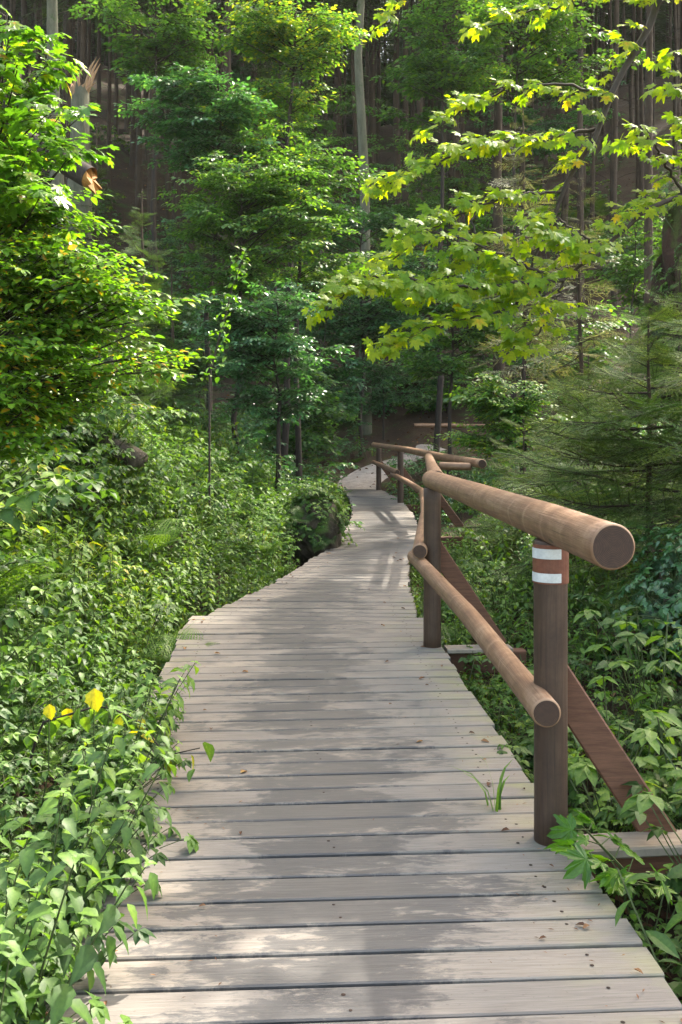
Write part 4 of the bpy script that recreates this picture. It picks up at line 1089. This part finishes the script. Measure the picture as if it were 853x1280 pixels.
def fernP(seed, n=8, L=.65):
    rs = np.random.default_rng(seed); ps = []
    pin = []
    m = 7
    V = [(0, 0, 0)]; Fc = []                     # one toothed pinna along x
    for i in range(m):
        x0, x1, xm = i / m, (i + .55) / m, (i + .75) / m; wv = .16 * (1 - x0) + .02
        k_ = len(V); V += [(x0, 0, 0), (x1, 0, 0), (xm, wv, -.02), (xm, -wv, -.02)]; Fc += [(k_, k_ + 1, k_ + 2), (k_, k_ + 3, k_ + 1)]
    V += [(0, .012, 0), (0, -.012, 0), (1.02, 0, -.03)]; k_ = len(V); Fc.append((k_ - 3, k_ - 2, k_ - 1))
    pin = pr(V, Fc)
    for q in range(n):
        a = q / n * 6.28 + rs.uniform(-.3, .3); l_ = L * rs.uniform(.7, 1.15); up = rs.uniform(.55, .95)
        xs = np.linspace(0, 1, 24); r_ = l_ * (xs * .75); z_ = l_ * (up * xs - .62 * up * xs ** 2.2)
        pts = np.stack([np.cos(a) * r_, np.sin(a) * r_, z_], 1); ps.append(tube(pts[::3], np.linspace(.004, .001, 8), 3, STEM, .6)); A = []
        t0 = rs.uniform(0, .6)
        for i in range(3, 24):
            f = xs[i]; s_ = l_ * .26 * math.sin(math.pi * min(1, (f + .12)) ** .75) + .012; d = unit(pts[i] - pts[i - 1])
            for sg in (-1, 1):
                side = unit(np.cross((0, 0, 1), d)) * sg; A.append(frame(side * .93 + d * .36 - np.array([0, 0, .1]), np.cross(d, side) * sg, s_, pts[i]))
        ps.append(inst(pin, A, t0))
    return join(ps)

def grassP(seed, n=22, H=.4, w_=.006):
    rs = np.random.default_rng(seed); V = []; Fc = []; T = []
    for i in range(n):
        a = rs.uniform(0, 6.28); h_ = H * rs.uniform(.5, 1.2); bend = rs.uniform(.2, .9) * h_; b = np.array([rs.normal(0, .03), rs.normal(0, .03), 0]); s_ = np.array([-math.sin(a), math.cos(a), 0]) * w_; k0 = len(V); t0 = rs.uniform(0, 1)
        for j, f in enumerate((0, .35, .7)):
            c = b + np.array([math.cos(a) * bend * f ** 2, math.sin(a) * bend * f ** 2, h_ * (f - .25 * f ** 3)]); V += [c - s_ * (1 - f * .5), c + s_ * (1 - f * .5)]; T += [t0, t0]
        V.append(b + np.array([math.cos(a) * bend, math.sin(a) * bend, h_ * .72])); T.append(t0)
        Fc += [(k0, k0 + 1, k0 + 3), (k0, k0 + 3, k0 + 2), (k0 + 2, k0 + 3, k0 + 5), (k0 + 2, k0 + 5, k0 + 4), (k0 + 4, k0 + 5, k0 + 6)]
    return pr(V, Fc, T, 0)

NET = [nettle(1, .6, .075, 8), nettle(2, .7, .08, 9), nettle(3, .5, .065, 7), nettle(4, .62, .07, 9, .5)]
BRA = [bramble(11, .8, .065, 11), bramble(12, 1.0, .07, 14), bramble(13, .7, .055, 10)]
ELD = [elder(21, .35, .052, 9), elder(22, .25, .042, 9), elder(23, .42, .06, 9)]
BAL = [balsam(31), balsam(32, .6)]
FER = [fernP(41), fernP(42, 7, .75), fernP(43, 9, .5)]
GRA = [grassP(51), grassP(52, 30, .55, .005)]
SEE = [nettle(61, .3, .06, 3), elder(62, .14, .045, 6)]
FERs = [fernP(44, 6, .38)]

# mossy stones and what grows on them
ROCKS = [rock('boulder', 'dark mossy boulder overgrown with creepers at the left edge of the boardwalk', 'boulder', P(394, 660, 11.2), (.25, .42, .38), 'rock', 701),
         rock('boulder', 'large moss-covered rock block at the right edge below the young spruces', 'boulder', P(890, 800, 5.7), (.36, .5, .42), 'rock', 702),
         rock('boulder', 'mossy earthy bank block at the right edge above the young spruces', 'boulder', P(890, 400, 9.5), (.5, .7, 1.15), 'rock_red', 703)]
SEEDS = [nettle(61, .3, .06, 3), elder(62, .14, .045, 6), elder(63, .2, .04, 8), bramble(64, .4, .045, 9), fernP(65, 6, .3)]
for ri, ro in enumerate(ROCKS):
    rs = np.random.default_rng(720 + ri); vv = np.array([v.co[:] for v in ro.data.vertices]); nn_ = np.array([v.normal[:] for v in ro.data.vertices])
    ok = np.where((nn_[:, 2] > -.15))[0]; groups = [[] for _ in SEEDS]
    for k_ in rs.choice(ok, (200, 240, 330)[ri]):
        up = unit(nn_[k_] + (0, 0, .8)); g_ = rs.integers(0, 5)
        A = frame(unit(np.cross(up, (rs.normal(), rs.normal(), rs.normal()))), up, rs.uniform(.5, 1.1), vv[k_] - nn_[k_] * .02); groups[g_].append(A)
    ps = [inst(SEEDS[g_], groups[g_], rs.uniform(-.1, .15, len(groups[g_]))) for g_ in range(5) if groups[g_]]
    link('creepers', mesh_from('creepers', join(ps), [M['herb'] if ri != 1 else M['herb_blue'], M['stem']]), ro)


def undergrowth(name, label, region, n, mixw, rs, mat_of, smin=.8, smax=1.3, leanL=0.):
    """region(rs) -> x, y, scale factor, tint shift; one mass of plants nobody could count"""
    groups = {}
    for i in range(n):
        r_ = region(rs)
        if r_ is None: continue
        x, y, sf, ts = r_
        q_ = np.array(mixw) * np.exp(4.5 * np.array([float(vnoise(x, y, .75, 60 + k2)) for k2 in range(len(mixw))]))
        kind = rs.choice(len(mixw), p=q_ / q_.sum())
        lst = [NET, BRA, ELD, BAL, SEE, FERs, GRA][kind]; k_ = rs.integers(0, len(lst))
        z = float(height(x, y)) - .02
        A = aff((x, y, z), rs.uniform(0, 6.28), rs.normal(0, .12), rs.normal(0, .12), sf * rs.uniform(smin, smax))
        groups.setdefault((kind, k_), [[], []]); groups[(kind, k_)][0].append(A); groups[(kind, k_)][1].append(ts + rs.uniform(-.12, .14))
    ps = []
    for (kind, k_), (A, T) in groups.items():
        p = inst([NET, BRA, ELD, BAL, SEE, FERs, GRA][kind][k_], A, np.array(T)); K = p['K'].copy(); leafm = mat_of[kind]
        p['K'] = np.where(K == 0, leafm, 4); ps.append(p)
    if leanL:
        A2 = {}
        for i in range(150):
            y = 1.9 + 2.6 * rs.random() ** 1.4; dl = rs.uniform(.0, .14); x = float(edgeL(y)) - dl; l_ = R(rs.uniform(8, 34)); c_, s_ = math.cos(l_), math.sin(l_)
            A = aff((0, 0, 0), rs.uniform(0, 6.28), 0, 0, rs.uniform(.55, .95)); A[:, :3] = np.array([[c_, 0, s_], [0, 1, 0], [-s_, 0, c_]]) @ A[:, :3]; A[:, 3] = (x, y, -.12 - rs.uniform(0, .08))
            A2.setdefault(int(rs.integers(0, 7)), []).append(A)
        for k_, A in A2.items():
            p = inst((NET + ELD)[k_], A, rs.uniform(-.12, .15, len(A))); p['K'] = np.where(p['K'] == 0, 0, 4); ps.append(p)
    o = link(name, mesh_from(name, join(ps), [M['herb'], M['herb_blue'], M['fern'], M['grass'], M['stem'], M['herb_light']], True))
    return tag(o, label, 'undergrowth', None, 'stuff')

rs = np.random.default_rng(901)
def regL(rs):
    y = 1.75 + 11.6 * rs.random() ** 1.25; dl = (.10 if y > 3.6 else 0.) + 5.2 * rs.random() ** 1.35
    x = float(edgeL(y)) - dl
    if x < (-60 - CX) / F * y - .4: return None
    if 10.3 < y < 11.6 and dl < .5: return None
    if y > 6.7 and dl < .25 and rs.random() < .5: return None
    if y < 2.9 and dl < .7: return x - .12, y, .5, 0.
    v = float(vnoise(x, y, .9, 9)); sf = .42 + .50 * min(1, dl / 1.6) + v * .45 + rs.uniform(-.1, .12)
    return x, y, max(.3, sf) * (.8 if y < 3 else 1), v * .3
undergrowth('undergrowth', 'dense nettles, brambles and herbs covering the left bank beside the boardwalk', regL, 10500, [.20, .16, .20, .12, .06, .19, .07], rs, [0, 0, 5, 5, 1, 2, 3], leanL=1)
def regR(rs):
    y = 1.6 + 12 * rs.random() ** 1.2; dr = .03 + 3.6 * rs.random() ** 1.3
    x = float(edgeR(y)) + dr
    if x > (930 - CX) / F * y + .3: return None
    v = float(vnoise(x, y, .8, 19))
    if y > 4.6 and dr > .45 and v < -.12: return None
    if 2.9 < y < 3.6 and dr < .5 and rs.random() < .6: return None
    return x, y, .42 + .18 * min(1, dr) + v * .3, v * .2
undergrowth('undergrowth', 'low leafy herbs and brambles in the gully right of the handrail', regR, 4200, [.16, .16, .30, .18, .08, .08, .04], rs, [0, 0, 5, 5, 0, 2, 3], .7, 1.25)
def regB(rs):
    y = 13 + 15 * rs.random(); x = rs.uniform(-.45, .42) * y * .9
    if y > 22 and .06 < x / y < .16 and rs.random() < .75: return None
    yc = min(y, 21); 
    if float(edgeL(yc)) - .1 < x < float(edgeR(yc)) + .1 and y < 21.3: return None
    if y > 20 and min((ps_[:, 0] - x) ** 2 + (ps_[:, 1] - y) ** 2) < .75 ** 2: return None
    v = float(vnoise(x, y, .5, 29))
    if v < -.12: return None
    return x, y, .9 + v * .8, v * .3
undergrowth('undergrowth', 'shaded ground cover around the far end of the boardwalk', regB, 4500, [.14, .22, .36, .04, .08, .12, .04], rs, [0, 1, 1, 1, 0, 2, 3], .8, 1.3)
def regH(rs):
    y = 27 + 26 * rs.random(); x = rs.uniform(-.5, .5) * y * .85; v = float(vnoise(x, y, .35, 39))
    if v < .0: return None
    return x, y, 2.2 + v, v * .2
undergrowth('undergrowth', 'sparse seedlings scattered over the brown far slope', regH, 2600, [.1, .3, .4, 0, .1, .1, 0], rs, [0, 0, 1, 1, 0, 2, 3])

# litter: fallen leaves and needles on the soil (and a few on the boards)
lf = leafP(1, .6, .3, .3, 2)
A = []; T = []
for i in range(9000):
    if i < 5000: y = 2 + 13 * rs.random(); x = float(edgeR(y)) + .02 + 4.5 * rs.random()
    else: y = 20 + 30 * rs.random(); x = rs.uniform(-.4, .4) * y
    A.append(aff((x, y, float(height(x, y)) + .015), rs.uniform(0, 6.28), rs.normal(0, .3), rs.normal(0, .4), rs.uniform(.04, .085) * (1 if i < 5000 else 1.5))); T.append(rs.uniform(0, 1) ** 1.5)
tag(link('leaf_litter', mesh_from('leaf_litter', inst(lf, A, T), [M['litter']], False)), 'brown fallen leaves lying on the forest floor', 'leaf litter', None, 'stuff')
A = []; T = []
for i in range(420):
    y = 1.6 + 9 * rs.random() ** 1.3; sd_ = rs.choice([-1, 1]); e = float(edgeR(y)) if sd_ > 0 else float(edgeL(y)); x = e - sd_ * (.02 + abs(rs.normal(0, .22)))
    A.append(aff((x, y, .005), rs.uniform(0, 6.28), rs.normal(0, .05), rs.normal(0, .1), rs.uniform(.008, .022))); T.append(rs.uniform(0, 1))
tag(link('needle_litter', mesh_from('needle_litter', inst(leafP(1, .28, .1, .1, 1), A, T), [M['litter']], False)), 'tiny brown crumbs and needles scattered on the boards', 'litter', None, 'stuff')

A = []; T = []
for i in range(70):
    y = 2.2 + 10 * rs.random(); u_ = rs.choice([-1, 1]) * (1 - abs(rs.normal(0, .25))); x = float(np.interp(y, yy, cx_)) + u_ * float(HW(y)) * .95
    A.append(aff((x, y, .006), rs.uniform(0, 6.28), rs.normal(0, .05), rs.normal(0, .15), rs.uniform(.018, .045))); T.append(rs.uniform(0, 1))
tag(link('fallen_leaves', mesh_from('fallen_leaves', inst(leafP(1, .55, .12, .35, 2), A, T), [M['litter']], False)), 'small dry leaves lying on the boards, mostly near the edges', 'fallen leaves', None, 'stuff')

# ------------------------------------------------------------------ single plants one can point at
def plant_thing(name, label, cat, x, y, proto, mat, rz, s_, z=None, lean=(0, 0), group=None):
    z = float(height(x, y)) - .02 if z is None else z
    t = thing(name, label, cat, (x, y, z), group, rz, s_); t.rotation_euler.x, t.rotation_euler.y = lean
    K = proto['K']
    for kk, nm, mm in ((0, 'fronds' if 'fern' in name else 'leaves', mat), (1, 'stems', 'stem')):
        sel = proto['F'][K == kk]
        if not len(sel): continue
        uq, inv = np.unique(sel, return_inverse=True)
        link(nm, mesh_from(nm, dict(V=proto['V'][uq], F=inv.reshape(-1, 3), T=proto['T'][uq], K=np.zeros(len(sel), int)), [M[mm]], False), t)
    return t
fern_spots = [(-1.22, 2.35, .9, 0, 'bright fern at the very left edge, low beside the near boards'), (-1.9, 4.9, 1.0, 1, 'fern among nettles at the left edge, level with the near post'), (-1.05, 6.15, .8, 2, 'fern arching at the deck corner where the boards widen'),
  (-2.35, 6.3, 1.0, 0, 'shaded fern further up the left bank'), (-1.55, 7.6, .8, 1, 'fern in the middle of the left bank below the log'), (.85, 7.2, .55, 2, 'low fern behind the second post, at the deck edge'),
  (1.0, 8.3, .7, 0, 'fern in the gully beyond the second post'), (-.75, 9.7, .6, 2, 'small fern between the boulder and the deck bend'), (1.9, 6.0, .6, 1, 'fern at the foot of the reddish-stemmed spruce'), (-.15, 14.2, .8, 0, 'fern beyond the mossy boulder beside the boards')]
for x, y, s_, k_, lab in fern_spots: plant_thing('fern', lab, 'fern', x, y, FER[k_], 'fern', rs.uniform(0, 6.28), s_ * 1.15, float(height(x, y)) + (.22 if x < 0 else .08))
# arching twig with yellowing leaves hanging over the boards
rs = np.random.default_rng(88)
b = np.array([-1.30, 3.9, float(height(-1.3, 3.9))])
t = thing('bramble', 'drooping shoot with yellow and green leaves leaning over the left edge of the boards', 'bramble', b.tolist())
q = np.array([b, b + (.1, -.02, .35), P(130, 880, 3.85), P(180, 905, 3.8), P(205, 945, 3.75), P(250, 935, 3.7)])
L = np.r_[0, np.cumsum(np.linalg.norm(np.diff(q, axis=0), axis=1))]; us = np.linspace(0, L[-1], 16); c = np.stack([np.interp(us, L, q[:, i]) for i in range(3)], 1)
link('stem', mesh_from('stem', tube(c, np.linspace(.007, .002, 16), 5, 0, .4), [M['twig']], True, b), t)
A = []; T = []; A2 = []; T2 = []
for i in range(34):
    k_ = rs.integers(5, 16); e = c[k_] + rs.normal(0, .045, 3) * (1, .8, .6); m = aff(e, rs.uniform(0, 6.28), R(rs.uniform(-80, -15)), R(rs.uniform(-40, 40)), rs.uniform(.05, .095))
    if rs.random() < .28: A2.append(m); T2.append(rs.uniform(.2, .95))
    else: A.append(m); T.append(rs.uniform(.1, .8))
link('leaves', mesh_from('leaves', inst(leafP(1, .62, .3, .15, 3, .4), A, T), [M['herb']], False, b), t)
link('yellow_leaves', mesh_from('yellow_leaves', inst(leafP(1, .62, .3, .15, 3, .4), A2, T2), [M['yellow']], False, b), t)
# big yellow leaf with a few yellow leaves on the left
for (px, py, d, s_, lab) in ((118, 872, 3.7, .09, 'large bright yellow leaf on a stalk over the left herbs'), (62, 888, 3.6, .06, 'small yellow-orange leaf left of the large yellow one')):
    e = P(px, py, d); g_ = np.array([e[0] - .08, e[1] + .05, float(height(e[0] - .08, e[1] + .05))])
    tt_ = thing('yellow_leaf', lab, 'leaf', g_.tolist())
    link('stalk', mesh_from('stalk', tube([g_, (g_ + e) / 2 + (.03, 0, .05), e], .0025, 4, 0, .5), [M['stem']], True, g_), tt_)
    link('blade', mesh_from('blade', xf(leafP(s_, .85, .15, .12, 7, .42, 0, .5), frame((.15, -.25, -1), (-.2, -1, .25), 1., e + (0, 0, s_ * .4))), [M['yellow']], False, g_), tt_)
# seedling and grass on the right edge of the boards
x, y = .83, 2.98
plant_thing('maple_seedling', 'pale yellow-green seedling leaning over the boards in front of the near post', 'seedling', .90, 2.98, join([xf(spray_maple(992, 4, .26, .085), aff((0, 0, .0), q_, R(35), 0, 1.)) for q_ in (2.2, 3.3, 4.4)]), 'maple', 0., .9, z=-.02, lean=(0, 0))
pg = grassP(77, 6, .34, .009)
plant_thing('grass_tuft', 'few bright green grass blades over the boards left of the near post', 'grass', .56, 3.55, pg, 'grass', 2.0, .8, z=.0)
for i, (x, y, s_, lab) in enumerate(((1.25, 3.9, 1.1, 'lush broad-leaved plant between the brace and the right edge'), (1.05, 2.75, .9, 'jagged-leaved plant right of the near post base'), (1.35, 3.1, 1.0, 'pale green plant covering the end of the near brace'), (.98, 4.6, .9, 'leafy plant behind the lower rail end'), (1.02, 2.35, .8, 'leafy plant at the bottom right corner beside the boards'), (1.55, 4.5, 1.1, 'broad-leaved plant in the gully right of the brace'))):
    pl_ = join([inst(BAL[i % 2], [aff((rs.normal(0, .08), rs.normal(0, .08), 0), rs.uniform(0, 6), rs.normal(0, .25), rs.normal(0, .25), rs.uniform(.7, 1)) for _ in range(3)], [0, .1, -.1]), inst(ELD[i % 3], [aff((rs.normal(0, .12), rs.normal(0, .12), 0), rs.uniform(0, 6), 0, 0, rs.uniform(.9, 1.2)) for _ in range(3)], [0, .2, .1])])
    plant_thing('herb_clump', lab, 'plant', x, y, pl_, 'herb', 0., s_ * 1.25)

# ------------------------------------------------------------------ thin forest haze
me = bpy.data.meshes.new('haze'); x0, x1, y0, y1, z0, z1 = -165, 165, -12, 190, -2, 95
me.from_pydata([(x, y, z) for x in (x0, x1) for y in (y0, y1) for z in (z0, z1)], [], [(0, 1, 3, 2), (4, 6, 7, 5), (0, 4, 5, 1), (2, 3, 7, 6), (0, 2, 6, 4), (1, 5, 7, 3)])
hm, hnt, hout = newmat('haze'); pv = hnt.nodes.new('ShaderNodeVolumePrincipled'); pv.inputs['Color'].default_value = (.92, .96, .88, 1); pv.inputs['Density'].default_value = HAZE; pv.inputs['Anisotropy'].default_value = .3
hnt.links.new(pv.outputs[0], hout.inputs['Volume']); me.materials.append(hm)
if HAZE: tag(link('haze', me), 'thin pale haze in the forest air', 'haze', None, 'stuff')
